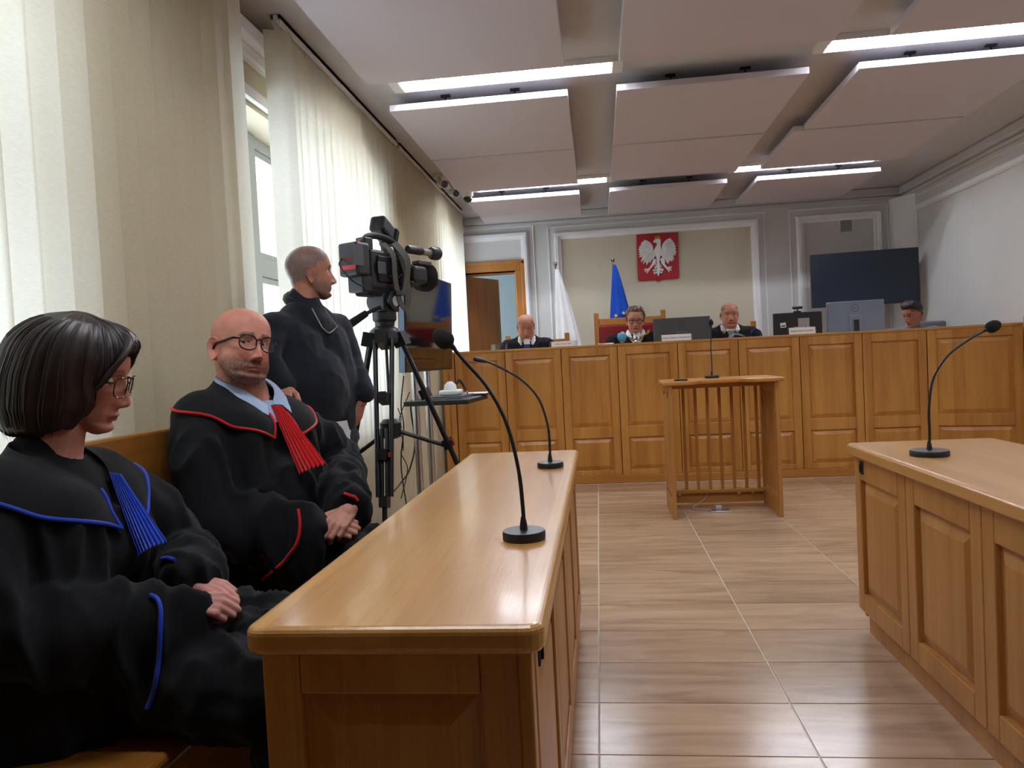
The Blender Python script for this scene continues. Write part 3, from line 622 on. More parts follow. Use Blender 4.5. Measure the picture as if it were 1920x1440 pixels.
def cr(ctrl, n):
    c = np.array(ctrl, float); return spline(c, n)
class Head:
    """a head in its own axes: x to the person's left, y forward, z up; chin -.115, crown .115"""
    def __init__(s, wide=1., jaw=1., fat=0., nose=1., eye=.8, lips=1., brow=1., age=.3, deep=1., mouth=0.):
        s.k = dict(wide=wide, jaw=jaw, fat=fat, nose=nose, eye=eye, lips=lips, brow=brow, age=age, deep=deep, mouth=mouth)
        f = cr([(.062, -.118), (.079, -.109), (.084, -.098), (.0785, -.088), (.085, -.076), (.0865, -.06), (.087, -.045), (.087, -.02), (.0865, .0), (.091, .018), (.0925, .035), (.089, .055), (.079, .078), (.058, .1), (.03, .112), (.002, .1165)], 200)
        bk = cr([(.045, -.118), (.03, -.109), (.012, -.097), (-.012, -.085), (-.035, -.07), (-.06, -.052), (-.078, -.035), (-.092, -.01), (-.1, .02), (-.099, .045), (-.09, .07), (-.068, .094), (-.035, .111), (-.002, .1165)], 200)
        wd = cr([(.012, -.118), (.03, -.11), (.042, -.098), (.051, -.085), (.057, -.068), (.062, -.05), (.0665, -.025), (.071, .0), (.0745, .025), (.0755, .045), (.0705, .072), (.055, .096), (.03, .112), (.002, .1165)], 200)
        s.prof = (f, bk, wd)
    def base(s, z, phi):
        f, bk, wd = s.prof; k = s.k
        yf = np.interp(z, f[:, 1], f[:, 0]); yb = np.interp(z, bk[:, 1], bk[:, 0])*k['deep']; w = np.interp(z, wd[:, 1], wd[:, 0])*k['wide']
        low = sm(-.01, -.07, z); w = w*(1+low*(k['jaw']-1))+k['fat']*low*.008*sm(-.118, -.1, z)
        yc = (yf+yb)/2; c, q = np.cos(phi), np.sin(phi); n = 2/2.25
        x = w*np.sign(q)*np.abs(q)**n; y = yc+np.where(c > 0, yf-yc, yc-yb)*np.sign(c)*np.abs(c)**n
        return x, y
    def feat(s, x, z):
        """relief of the face, towards +y"""
        k = s.k; ax = np.abs(x); d = np.zeros_like(x)
        # nose
        p = np.interp(z, [-.066, -.058, -.054, -.05, -.044, -.036, -.02, -.005, .008, .018, .03], [0, .001, .010, .0225, .029, .0268, .0195, .012, .0055, .002, 0])*k['nose']
        wn = np.interp(z, [-.06, -.05, -.044, -.03, .0, .02], [.0125, .0118, .0118, .0098, .009, .013])
        d += p*ga(ax, wn)
        d += .0105*k['nose']*ga(ax-.0145, .0062)*ga(z+.0465, .0085)
        d -= .006*ga(ax-.0075, .0036)*ga(z+.0565, .0035)
        d -= .0025*ga(ax-.021, .004)*ga(z+.045, .01)
        # eye sockets, brows, cheeks
        d -= .0115*ga(ax-.03, .0155)*ga(z-.004, .0125)
        d -= .005*ga(ax-.0155, .006)*ga(z-.004, .01)
        d += .0045*k['brow']*ga(ax-.027, .02)*ga(z-.0215, .008)
        d -= .002*ga(ax, .01)*ga(z-.024, .01)
        d += .0045*ga(ax-.043, .018)*ga(z+.024, .016)
        d -= .004*k['age']*ga(ax-(.024+(-.05-z)*.35), .0045)*ga(z+.058, .017)
        d -= .0028*k['age']*ga(ax-.03, .014)*ga(z+.0125+((ax-.03)*.15), .0028)
        for zf in (.042, .053, .064): d -= .0009*k['age']*ga(ax, .035)*ga(z-zf-.002*np.cos(ax*90), .0022)
        # eyelids: a bulge over the ball, an almond opening
        d += .0052*ga(ax-.031, .0155)*ga(z-.003, .0085)
        ex = (ax-.031)/.0145; up = (.0068*k['eye']-.0006)*(1-ex**2); lo = -.0042*min(1, k['eye']+.1)*(1-ex**2)-.0012
        zz = z-.002+ex*.0008
        ins = sm(-.0012, .0008, up-zz)*sm(-.0012, .0008, zz-lo)*(np.abs(ex) < 1.08)
        d -= ins*.0058*sm(1.1, .8, np.abs(ex))
        d -= .0016*ga(ax-.031, .013)*ga(z-.0125+ex**2*.003, .0016)
        # lips and chin
        m = k['mouth']
        d += .0062*k['lips']*ga(z+.0705-ax*.02, .0042)*ga(ax, .02)
        d -= .0012*ga(ax, .0035)*ga(z+.066, .006)
        d += .0072*k['lips']*ga(z+.081+ax*.03, .0052)*ga(ax, .0175)
        d -= .0045*ga(z+.0757+ax*ax*6, .0017+m*.002)*ga(ax, .0225)
        d -= .0028*ga(z+.0895, .005)*ga(ax, .016)
        d += .004*ga(z+.101, .009)*ga(ax, .014)
        d -= .0022*ga(ax-.027, .005)*ga(z+.078, .007)
        return d
    def surf(s, z, phi):
        x, y = s.base(z, phi); fr = sm(.015, .05, y)
        return x, y+s.feat(x, z)*fr, z
    def mesh(s, mb, M, rows=120, cols=150, ears=True):
        u = np.linspace(0, 1, rows); z = -.118+.2342*(u-.06*np.sin(2*PI*u)); th = np.linspace(0, 2*PI, cols, endpoint=False); ph = th-.55*np.sin(th)
        Z, Pp = np.meshgrid(z, ph, indexing='ij'); x, y, zz = s.surf(Z, Pp); G = np.stack([x, y, zz], -1)
        mb.loft(G[:, ::-1], M)
        if ears:
            for sd in (-1, 1):
                mb.add(*ear(sd, s.k['wide']), M)
def ear(sd, wide):
    """a shell with rim, bowl and lobe"""
    V, F = [], []; n = 28; rr = [0, .3, .52, .7, .85, 1, 1.06, .95, .6]
    for j, q in enumerate(rr):
        for k in range(n):
            a = 2*PI*k/n; c, s_ = math.cos(a), math.sin(a)
            w = .0195*(1+.12*s_)*(.82 if s_ < -.4 else 1); h = .035
            yy = -c*w*q; z = s_*h*q
            out = [-.004, -.003, .0015, .0085, .0085, .0145, .012, .003, -.006][j]-.002
            if c < -.5 and j < 6: out -= .008*(-c-.5)*q*2
            V.append((sd*(.0705*wide+out-.006*(yy+.0)/.0175), -.012+yy-.0015, -.016+z+.0))
    F = [(i*n+k, i*n+(k+1) % n, (i+1)*n+(k+1) % n, (i+1)*n+k) for i in range(len(rr)-1) for k in range(n)]
    F.append(tuple(range((len(rr)-1)*n, len(rr)*n)))
    if sd > 0: F = [tuple(reversed(f)) for f in F]
    V = np.array(V); V[:, 1] += -.12*(V[:, 2]+.016)
    return V, F
def headM(c, heading, pitch=0, roll=0):
    """heading measured from +X towards +Y; pitch up, roll over the person's right shoulder"""
    return Matrix.Translation(c)@Matrix.Rotation(rad(heading-90), 4, 'Z')@Matrix.Rotation(rad(pitch), 4, 'X')@Matrix.Rotation(rad(roll), 4, 'Y')
def loc(V, M):
    A = npm(M.inverted()); return V@A[:3, :3].T+A[:3, 3]
def nz(P, sc, off=0):
    return np.array([mnoise.noise((p[0]*sc[0]+off, p[1]*sc[1]+off, p[2]*sc[2]+off)) for p in P])
def face_colour(L, o):
    """colours of the skin, lips, brows, beard and cropped hair, with shade painted into mouth line and nostrils, by place on the head"""
    x, y, z = L.T; ax = np.abs(x); n = len(L)
    skin = np.array(lin(o['skin'])[:3]); C = np.tile(skin, (n, 1)); fr = sm(.03, .06, y)*(z > -.13)
    n1 = nz(L, (45, 45, 45)); n2 = nz(L, (260, 260, 260), 5); n3 = nz(L, (420, 420, 120), 9)
    def mixin(c, f): nonlocal C; f = np.clip(f, 0, 1)[:, None]; C = C*(1-f)+np.array(lin(c)[:3])*f
    red = o.get('flush', (204, 118, 100)); fl = o.get('flushk', .5)
    mixin(red, fl*(.8*ga(ax-.042, .022)*ga(z+.03, .022)*fr+.8*ga(ax, .016)*ga(z+.042, .016)*fr+.35*sm(.02, .09, z)*sm(.0, .05, y)+.7*sm(.066, .076, ax)*(np.abs(y+.012) < .03)*(np.abs(z+.016) < .04)))
    mixin((150, 96, 84), .3*ga(ax-.03, .014)*ga(z+.008, .008)*fr)
    if 'beard' in o:
        bd = sm(-.028, -.058, z)*sm(-.02, .01, y)
        bd = np.maximum(bd, sm(.02, -.02, z)*ga(ax-.066, .009)*ga(y-.008, .016)*.9)
        bd *= 1-.9*ga(ax-.028, .018)*sm(-.062, -.04, z)*(y > .04)
        bd = bd*(1-ga(ax, .02)*ga(z+.078, .006)*fr)*(1-.8*ga(ax, .016)*sm(-.056, -.046, z)*fr)*sm(-.145, -.112, z)
        mixin(o['beard'], bd*o.get('beardk', .75)*(.75+.5*n3+.25*n1))
    lip = ga(z+.0757+ax*ax*5, .0078)*sm(.026, .019, ax)*fr; mixin(o.get('lip', (168, 92, 84)), lip*o.get('lipk', .75))
    mixin((70, 34, 32), ga(z+.0757+ax*ax*6, .0016)*sm(.024, .02, ax)*fr*.75)  # shade in the parting of the lips, put into the colour
    mixin((62, 34, 28), .6*ga(ax-.0075, .0036)*ga(z+.0575, .003)*fr)  # dark of the nostril hollows, shade painted on the skin
    bz = .0225+.004*np.cos((ax-.03)*55)-.004*sm(.036, .05, ax); mixin(o['browc'], o.get('browk', .85)*ga(z-bz, .0042)*sm(.008, .014, ax)*sm(.054, .046, ax)*fr*(.8+.5*n3))
    if o.get('lash'):
        ex = (ax-.031)/.0145; k = o['lash']; mixin((24, 16, 16), sm(1.15, .9, np.abs(ex))*ga(z-.0015-(.0068*k-.0006)*(1-ex**2), .0013)*fr*.9)
    if 'crop' in o:
        # cropped hair: hairline in front, temples, over the ears, nape
        hl = o.get('hairline', .07); line = np.where(y > .02, hl-.035*sm(.03, .065, ax), np.where(y > -.02, .012, -.03-.02*sm(-.03, -.08, y)))
        side = sm(.03, .0, y)
        m = sm(-.006, .008, z-line)*o.get('cropk', .8); m *= 1-o.get('bald', 0)*sm(.035, .085, z)*sm(-.09, -.03, y)
        mixin(o['crop'], m*(.85+.35*n3+.2*n2))
    C *= (1+.10*n1+.05*n2)[:, None]
    return np.clip(C, 0, 1)
def eyes(root, M, gaze=(0, 1, 0), iris=(84, 66, 50)):
    for sd in (-1, 1):
        c = np.array((sd*.031, .0648, .002)); r = .0122; b = MB(); b.ell((0, 0, 0), (r, r, r), None, 40, 30)
        V = b.v[0]; g = np.array(gaze, float); g /= np.linalg.norm(g); d = np.arccos(np.clip(V@g/np.linalg.norm(V, axis=1), -1, 1))
        C = np.tile(np.array((.62, .58, .55)), (len(V), 1)); C[d < .56] = lin(iris)[:3]; C[(d < .62) & (d > .5)] = (.02, .018, .015); C[d < .22] = (.006, .006, .006)
        b2 = MB().add(V+c, b.f, M); o = b2.build('eye', M_eye, root, True, sharp=180); colour(o, C)
def hand_mb(mb, M, curl=(50, 55, 60, 62), base=20, spread=5, thumb=(35, 30, 20), sc=1., side=1, back=.05):
    """hand: origin at the wrist, +x to the fingers, +y thumb side (times side), +z back of the hand"""
    A = npm(M); t = lambda p: (A[:3, :3]@(np.array(p)*sc)+A[:3, 3])
    y0 = [.027, .009, -.009, -.026]; xk = [.086, .09, .086, .077]; L = [(.042, .025, .02), (.047, .029, .021), (.043, .027, .02), (.033, .02, .018)]; r0 = [.0092, .0095, .009, .008]
    for i in range(4):
        y = y0[i]*side; p = np.array((xk[i], y, .002)); pts = [np.array((.03, y*.7, 0)), p]; a = base; yaw = rad(spread*(1.5-i)*side*.6)
        for k, l in enumerate(L[i]):
            d = np.array((math.cos(rad(a))*math.cos(yaw), math.cos(rad(a))*math.sin(yaw), -math.sin(rad(a)))); p = p+d*l; pts.append(p); a += curl[i]*(1 if k == 0 else .75)
        R_ = [.0115, r0[i]*1.12, r0[i]*1.0, r0[i]*.92, r0[i]*.8]
        mb.chain([t(q) for q in pts], [q*sc for q in R_], 10)
    # palm
    for y, r in ((.022, .0135), (.007, .014), (-.008, .0135), (-.022, .0125)): mb.capsule(t((.012, y*.75*side, -.001)), t((.082, y*1.05*side, 0)), r*sc*1.05, r*sc*.85, 10)
    # thumb leaves the side of the palm near its base
    a1, a2, a3 = thumb; p = np.array((.022, .02*side, -.006)); pts = [p]
    dirs = [(math.cos(rad(a1)), side*math.sin(rad(a1)), -.35), (math.cos(rad(a1-a2)), side*math.sin(rad(a1-a2)), -.3), (math.cos(rad(a1-a2-a3)), side*math.sin(rad(a1-a2-a3)), -.2)]
    for d, l in zip(dirs, (.042, .033, .027)): d = np.array(d); p = p+d/np.linalg.norm(d)*l; pts.append(p)
    mb.chain([t(q) for q in pts], [.0145*sc, .0118*sc, .0102*sc, .0088*sc], 10)
    mb.capsule(t((-back, 0, 0)), t((.015, 0, 0)), .026*sc, .0245*sc, 14)
    return mb
def glasses(root, M, mat, rx=.0235, rz=.0205, y=.094, z=-.002, r=.0016, rnd=2.2, temple=True, lensm=None, gap=.033):
    b = MB(); M2 = M
    for sd in (-1, 1):
        P = []
        for k in range(33):
            a = 2*PI*k/32; c, s_ = math.cos(a), math.sin(a); e = 2/rnd
            px = sd*gap+rx*np.sign(c)*abs(c)**e; pz = z+rz*np.sign(s_)*abs(s_)**e
            P.append((px, y-.25*max(0, abs(px)-.02)**1.0*.5-(.004 if abs(px) > .05 else 0), pz))
        b.tube(P, r, 8, M=M2)
        if temple:
            b.tube([(sd*(gap+rx), y-.01, z+rz*.45), (sd*(gap+rx+.012), y-.02, z+rz*.5), (sd*.0775, -.005, z+.004), (sd*.077, -.02, z-.004), (sd*.074, -.034, z-.026)], [r*1.2, r*1.9, r*1.8, r*1.4, r], 8, M=M2)
    b.tube(spline([(-(gap-rx), y, z+rz*.35), (0, y+.003, z+rz*.55), (gap-rx, y, z+rz*.35)], 8), r*1.15, 8, M=M2)
    g = b.build('spectacles', mat, root, True)
    for sd in (-1, 1):
        V = [(sd*gap+rx*.97*math.cos(2*PI*k/24), y-.25*.5*max(0, abs(sd*gap+rx*.97*math.cos(2*PI*k/24))-.02), z+rz*.97*math.sin(2*PI*k/24)) for k in range(24)]
        MB().add(V, [tuple(range(24))], M2).build('lens', lensm or M_lens, g)
    return g
def folds(V, N, amp, sc, off=0, fine=.4, mask=None):
    """drapery: ridged noise drawn out along the fall of the cloth"""
    a = nz(V, sc, off); b = nz(V, tuple(q*2.2 for q in sc), off+3)
    d = ((1-np.abs(a)*1.6)**2*1.6-.7)*amp+b*amp*fine
    if mask is not None: d = d*mask
    return V+N*d[:, None]
def garment(name, mb, voxel, mat, root, amp=.006, sc=(16, 16, 4), smooth=6, off=0, mask=None):
    V, F, N = remesh(mb, voxel, .6, smooth)
    if amp: V = folds(V, N, amp, sc, off, mask=mask(V) if mask else None)
    o = MB().add(V, F).build(name, mat, root, True, sharp=180)
    return o, BVHTree.FromPolygons([tuple(v) for v in V], F)
def drape(P, bvh, off):
    """lay a grid of points on a surface at a small distance"""
    P = np.asarray(P, float); S = P.shape; Q = P.reshape(-1, 3).copy()
    for i, p in enumerate(Q):
        c, n, _, _ = bvh.find_nearest(Vector(p))
        if c is not None: Q[i] = np.array(c)+np.array(n)*off
    Q = Q.reshape(S)
    return Q
def relax(G, it=2):
    G = G.copy()
    for _ in range(it):
        H = G.copy(); H[1:-1] = (G[:-2]+G[2:]+2*G[1:-1])/4; G = H.copy(); H[:, 1:-1] = (G[:, :-2]+G[:, 2:]+2*G[:, 1:-1])/4; G = H
    return G
def person_body(root, hd, HM, neck, extra, opts, voxel=.0026, smooth=2, rows=120, cols=150):
    """head, ears, neck, bust and hands grown into one skin"""
    mb = MB(); hd.mesh(mb, HM, rows, cols)
    A = npm(HM); t = lambda p: A[:3, :3]@np.array(p)+A[:3, 3]
    n0 = t((0, -.022, -.055)); r = opts.get('neckr', .056)
    mb.chain([t((0, -.03, -.02)), n0, neck], [r*1.0, r, r*1.06], 24)
    mb.chain([neck, np.array(neck)-np.array((0, 0, .08))], [r*1.05, r*opts.get('bust', 1.5)], 20)
    extra(mb)
    V, F, N = remesh(mb, voxel, .5, smooth)
    o = MB().add(V, F).build('body', M_skin, root, True, sharp=180)
    L = loc(V, HM); C = face_colour(L, opts)
    far = (np.abs(L[:, 0]) > .1) | (L[:, 2] < -.16); C2 = np.tile(np.array(lin(opts.get('handc', opts['skin']))[:3]), (len(L), 1)); C[far] = C2[far]
    n1 = nz(V[far], (60, 60, 60)) if far.any() else 0
    if far.any(): C[far] *= (1+.12*n1)[:, None]
    colour(o, C); return o
def shell_hair(root, hd, HM, thick, cover, colr, name='hair', rows=60, cols=220, streak=.0012, seed=0):
    """hair as a thick shell over the skull with combed ridges; cover(phi,z)->0..1, thick(phi,z)->m"""
    u = np.linspace(0, 1, rows); z = np.linspace(-.075, .116, rows); ph = np.linspace(0, 2*PI, cols, endpoint=False)
    Z, Pp = np.meshgrid(z, ph, indexing='ij'); x, y = hd.base(Z, Pp); c = np.array((0, -.005, .0))
    P = np.stack([x, y, Z], -1); D = P-c; D /= np.linalg.norm(D, axis=2)[..., None]
    rs = np.random.RandomState(seed); st = rs.randn(cols); st = (st+np.roll(st, 1))/1.6
    k = cover(Pp, Z); t = thick(Pp, Z)*k-.006*(1-k)
    t = t+k*streak*(st[None, :]+.8*np.sin(Pp*37+Z*140)+.6*np.sin(Z*260+Pp*9))
    G = P+D*t[..., None]; b = MB().loft(G[:, ::-1], HM); o = b.build(name, M_hair, root, True, sharp=180)
    base = np.array(lin(colr)[:3]); sv = 1+.35*st[::-1]; C = base[None, None, :]*np.clip(np.broadcast_to(sv[None, :, None], (rows, cols, 1)), .4, 2)
    colour(o, C.reshape(-1, 3)); return o
# ------------------------------------------------------------------ the robed man with red trim
V3 = lambda *a: np.array(a, float)
class Frame:
    """body axes: f forward, l to the person's left, z up, measured from the neck base"""
    def __init__(s, n, heading):
        s.n = V3(*n); h = rad(heading); s.F = V3(math.cos(h), math.sin(h), 0); s.L = V3(-math.sin(h), math.cos(h), 0)
    def __call__(s, f, l, z): return s.n+s.F*f+s.L*l+V3(0, 0, z)
def section(c, ax, up, ru, rl, n=28):
    """oval cross-section around an axis; up = world up leaning"""
    ax = ax/np.linalg.norm(ax); u = up-ax*(up@ax); u /= np.linalg.norm(u); v = np.cross(ax, u)
    return [c+u*ru*math.cos(2*PI*k/n)+v*rl*math.sin(2*PI*k/n) for k in range(n)]
def sleeve(fr_pts, rad_u, rad_l, drop):
    """wide hanging sleeve along a path: sections grow and sag towards the cuff"""
    P = spline(fr_pts, 24); m = len(P); S = []
    for i in range(m):
        t = i/(m-1); ax = P[min(i+1, m-1)]-P[max(i-1, 0)]
        ru = np.interp(t, [0, .5, .85, 1], rad_u); rl = np.interp(t, [0, .5, .85, 1], rad_l)
        S.append(section(P[i]-V3(0, 0, drop*t*t), ax, V3(0, 0, 1), ru, rl))
    return S
def collar(root, fr, bvh, outer, inner, mat, trim, off=.012, n=12, tr=.0042, name='cape_collar'):
    """wide cape collar: outer edge and neck edge given in body axes, laid over the robe"""
    O = spline([fr(*p) for p in outer], 48); I = spline([fr(*p) for p in inner], 48)
    m = min(len(O), len(I)); O, I = O[:m], I[:m]
    G = np.stack([I+(O-I)*t for t in np.linspace(0, 1, n)]); D = drape(G, bvh, off)
    w = np.linspace(0, 1, n)[:, None, None]; k = np.clip(w*2.2, 0, 1); G = relax(G*(1-k)+D*k, 3)
    c = MB().grid(G, thick=.004).build(name, mat, root, True, sharp=60)
    E = np.vstack([G[1:, 0], G[-1, 1:], G[-2:0:-1, -1]]); E = E+V3(0, 0, .001)
    MB().tube(spline(E, len(E)*2), tr, 8).build('piping', trim, c, True)
    return c, G
def on_cloth(bvh, px, py, off=.012, fall=None):
    """point of the cloth seen at a place of the photograph, lifted a little off it"""
    d = W(px, py, Y=5)-EYE; d /= np.linalg.norm(d); h = bvh.ray_cast(Vector(EYE), Vector(d))
    if h[0] is None: return fall
    n = np.array(h[1]); n = n if n@d < 0 else -n
    return np.array(h[0])+n*off
def jabot(root, tl, tr, bl, br, mat, pleats=8, depth=.007, name='jabot'):
    """pleated fan hanging from the collar, between its four corners"""
    nu, nv = pleats*8+1, 16; G = np.zeros((nv, nu, 3)); n = np.cross(br-tl, bl-tr); n /= np.linalg.norm(n); n = n if n@(EYE-tl) > 0 else -n
    for j, t in enumerate(np.linspace(0, 1, nv)):
        for i, u in enumerate(np.linspace(0, 1, nu)):
            tri = abs((i/8) % 1-.5)*2; p = (tl*(1-u)+tr*u)*(1-t)+(bl*(1-u)+br*u)*t
            G[j, i] = p+n*(depth*(tri-.35)*(.45+.75*t)+.014*math.sin(PI*u)*t)+(bl-tl)*.05*tri*t**3
    return MB().grid(G, thick=.0015).build(name, mat, root, True, sharp=30)

def robed(kind):
    man = kind == 'man'
    if man:
        c = W(452, 650, X=-1.08); hd_h, hd_p, hd_r = -33, 4, -9
        root = thing('person', 'bald bearded person in dark glasses and black robe with red piping, seated on the bench', 'person', (-1.05, 2.17, .45), group=None)
        hd = Head(wide=1.05, jaw=1.08, fat=.8, eye=.44, lips=.7, age=.8, nose=1.1, brow=1.4)
        o = dict(skin=(208, 142, 122), browc=(70, 50, 42), browk=1, beard=(70, 58, 54), beardk=.9, flushk=.75, handc=(206, 146, 128), neckr=.062, lash=.52, crop=(150, 110, 96), cropk=.25, hairline=.05, bald=.8)
        fr = Frame((-1.09, 2.2, 1.08), -18)
    else:
        c = W(148, 702, X=-1.09); hd_h, hd_p, hd_r = 18, -15, 3
        root = thing('person', 'dark-haired person with a bob, glasses and black robe with blue piping, looking down', 'person', (-1.05, 1.5, .45))
        hd = Head(wide=.95, jaw=.9, fat=.1, eye=.2, lips=1.15, age=.45, nose=.85, brow=.5)
        o = dict(skin=(196, 134, 118), browc=(60, 40, 36), browk=.7, flushk=.6, lip=(160, 76, 78), lipk=.8, handc=(204, 140, 128), neckr=.05, lash=.2)
        fr = Frame((-1.13, 1.415, .995), 6)
    HM = headM(c, hd_h, hd_p, hd_r); trim = M_redc if man else M_blue
    s = 1.0 if man else .9; sh = .178*s
    # wrists and hands
    if man:
        wR, dR, nR = W(592, 985, X=-.81), V3(.93, .33, -.16), V3(.15, -.72, .68)
        wL, dL, nL = W(656, 955, X=-.735), V3(-.22, -.9, -.36), V3(.5, -.15, .85)
        cR, cL = (60, 64, 66, 68), (56, 60, 62, 64); hs = .9; bR, bL = 28, 34
    else:
        wR, dR, nR = W(346, 1128, X=-.84), V3(.93, .26, -.2), V3(.1, -.6, .8)
        wL, dL, nL = W(338, 1102, X=-.87)+V3(-.0, .05, .0), V3(.93, -.14, -.26), V3(.2, -.28, .94)
        cR, cL = (76, 78, 80, 80), (58, 62, 64, 66); hs = .8; bR, bL = 40, 24
    def hM(w, d, nrm):
        d = d/np.linalg.norm(d); nrm = nrm-d*(nrm@d); nrm /= np.linalg.norm(nrm); return basis(w, d, np.cross(nrm, d), nrm)
    def extra(mb):
        mb.chain([fr(-.02, 0, -.03), fr(-.02, 0, -.22)], [.05, .07])
        for s_, w_, e_ in ((-1, wR, V3(-1.09, 1.965, .78) if man else V3(-1.09, 1.2, .73)), (1, wL, V3(-.93, 2.5, .8) if man else V3(-1.02, 1.66, .72))):
            mb.chain([fr(-.02, 0, -.12), fr(-.01, s_*sh*.85, -.1), e_*.9+fr(0, 0, -.3)*.1, w_], [.04, .035, .026, .02])
        # right hand: thumb towards its own left; left hand mirrored
        hand_mb(mb, hM(wR, dR, nR), cR, bR, 3, (40, 18, 15) if man else (24, 14, 12), hs, 1, .02)
        hand_mb(mb, hM(wL, dL, nL), cL, bL, 3, (45, 25, 20), hs, -1, .012)
    body = person_body(root, hd, HM, fr(0, 0, .0), extra, o, .0025, 2)
    A = npm(HM); cd = A[:3, :3].T@(EYE-c); cd /= np.linalg.norm(cd)
    eyes(root, HM, (cd[0]*1.0, max(.3, cd[1]), cd[2]*1.0) if man else (0, .8, -.6), (70, 80, 66))
    if man: glasses(root, HM, M_acetate, .0255, .0228, .1, -.003, .0021, 2.3)
    else: glasses(root, HM, M_tort, .0265, .021, .099, -.006, .0014, 2.8)
    # ---- robe: bust, arms and lap as one cloth
    mb = MB(); nsh, fsh = fr(-.015, -sh, -.055), fr(-.0, sh*.95, -.095 if man else -.07)
    mb.capsule(nsh, fsh, .078*s, .078*s); mb.capsule(fr(-.02, 0, -.0), fr(-.015, 0, -.08), .075*s, .13*s)
    for l in (-.09, .09): mb.chain([fr(.02, l*s, -.13), fr(.035, l*s, -.3), fr(.03, l*s, -.5)], [.125*s, .135*s, .15*s])
    if man: mb.ell(fr(.085, 0, -.33), (.13, .15, .17))
    else: mb.ell(fr(.07, 0, -.2), (.10, .14, .1))
    yk = fr.n[1]; hipz = .56
    dy = 0 if man else .075; kn, kf = V3(-.615, yk-.12+dy, .53), V3(-.615, yk+.13+dy, .53); hn, hf = V3(-1.06, yk-.09+dy, hipz), V3(-1.06, yk+.10+dy, hipz)
    mb.chain([hn, kn], [.12, .08]); mb.chain([hf, kf], [.12, .08]); mb.chain([(hn+hf)/2, (kn+kf)/2], [.12, .075]); mb.chain([hn+V3(0, -.0, -.02), kn+V3(-.1, -.02, -.03)], [.095, .07])
    for k in (kn, kf, (kn+kf)/2): mb.chain([k+V3(-.0, 0, -.03), k+V3(.02, 0, -.48)], [.08, .11])
    mb.box(-1.2, -.83, yk-.13+dy, yk+.2, .46, .55)
    if man:
        eN, eF = V3(-1.09, 1.965, .78), V3(-.93, 2.5, .8)
    else:
        eN, eF = V3(-1.09, 1.2, .73), V3(-1.02, 1.66, .72)
    SR = sleeve([nsh+V3(0, 0, -.0), nsh*.45+eN*.55+V3(0, -.03, 0), eN+V3(.01, -.015, .0), eN*.45+wR*.55, wR+dR*(.012 if man else .032)], [.075*s, .085*s, .12*s, .112*s], [.075*s, .08*s, .065*s, .045*s], .085)
    SL = sleeve([fsh, fsh*.45+eF*.55+V3(.02, .03, 0), eF+V3(.01, .01, 0), eF*.45+wL*.55, wL+dL*(.0 if man else .03)], [.075*s, .085*s, .082*s, .07*s], [.075*s, .075*s, .068*s, .055*s], .012)
    mb.loft(SR); mb.loft(SL)
    def msk(V):   # calmer over the shoulders
        return np.clip(1.15-1.2*sm(-.16, -.02, V[:, 2]-fr.n[2]), .12, 1)
    robe, bvh = garment('robe', mb, .0085, M_robe, root, .016, (13, 13, 3.0), 5, 3 if man else 8, msk)
    # cuff piping: a ring of the sleeve a little before its end
    cuffs = ([(557, 955), (561, 985), (556, 1015), (541, 1043), (515, 1067), (488, 1087)], [(645, 925), (659, 929), (671, 938)]) if man else ([(283, 1117), (300, 1128), (303, 1180), (300, 1240), (293, 1290), (278, 1328)], [(306, 1048), (318, 1047), (330, 1052)])
    for Q in cuffs:
        Q = spline([(x, y, 0) for x, y in Q], 36); P = [on_cloth(bvh, x, y, .0035) for x, y, _ in Q]; P = np.array([p for p in P if p is not None])
        if len(P) > 4:
            for _ in range(3): P[1:-1] = (P[:-2]+P[2:]+2*P[1:-1])/4
            MB().tube(P, .0045, 8).build('cuff_piping', trim, robe, True)
    # ---- shirt collar, cape collar, jabot
    if man:
        inner = [(.115, -.035, -.05), (.06, -.085, .005), (-.03, -.1, .05), (-.085, 0, .06), (-.03, .1, .05), (.06, .085, .005), (.115, .035, -.05)]
        outer = [(.17, -.045, -.13), (.09, -.165, -.085), (-.03, -.225, -.035), (-.12, 0, -.05), (-.03, .215, -.07), (.09, .16, -.105), (.17, .05, -.13)]
    else:
        inner = [(.105, -.03, -.06), (.05, -.075, -.01), (-.03, -.085, .03), (-.075, 0, .04), (-.03, .085, .03), (.05, .075, -.01), (.105, .03, -.06)]
        outer = [(.165, -.04, -.14), (.08, -.165, -.10), (-.03, -.215, -.04), (-.115, 0, -.07), (-.03, .215, -.04), (.09, .165, -.1), (.165, .05, -.14)]
    cape, G = collar(root, fr, bvh, outer, inner, M_robe, trim)
    if man:
        MBs = MB(); I2 = [(.09, -.012, -.03), (.05, -.062, .02), (-.03, -.075, .06), (-.07, 0, .075), (-.03, .075, .06), (.05, .062, .02), (.09, .012, -.03)]
        O2 = [(.13, -.05, -.06), (.06, -.1, -.005), (-.035, -.105, .035), (-.09, 0, .05), (-.035, .105, .035), (.06, .1, -.005), (.13, .05, -.06)]
        a, b2 = spline([fr(*p) for p in I2], 36), spline([fr(*p) for p in O2], 36)
        MBs.grid(np.stack([a, a*.5+b2*.5+V3(0, 0, .012), b2]), thick=.003).build('shirt_collar', M_shirt, root, True)
        sf = drape(np.array([[fr(.1+.03*t, u*(.045-.03*t), .0-.085*t) for u in np.linspace(-1, 1, 9)] for t in np.linspace(0, 1, 8)]), bvh, .005); MB().grid(sf, thick=.002).build('shirt_front', M_shirt, root, True)
        J = [(508, 760), (530, 762), (560, 884), (612, 866)]
    else:
        J = [(204, 886), (228, 890), (258, 1038), (314, 1010)]
    def dep(p): return (np.array(p)-EYE)@CD
    def atd(x, y, t): return EYE+(CD+(x-960)/FOC*CR-(y-720)/FOC*CU)*t
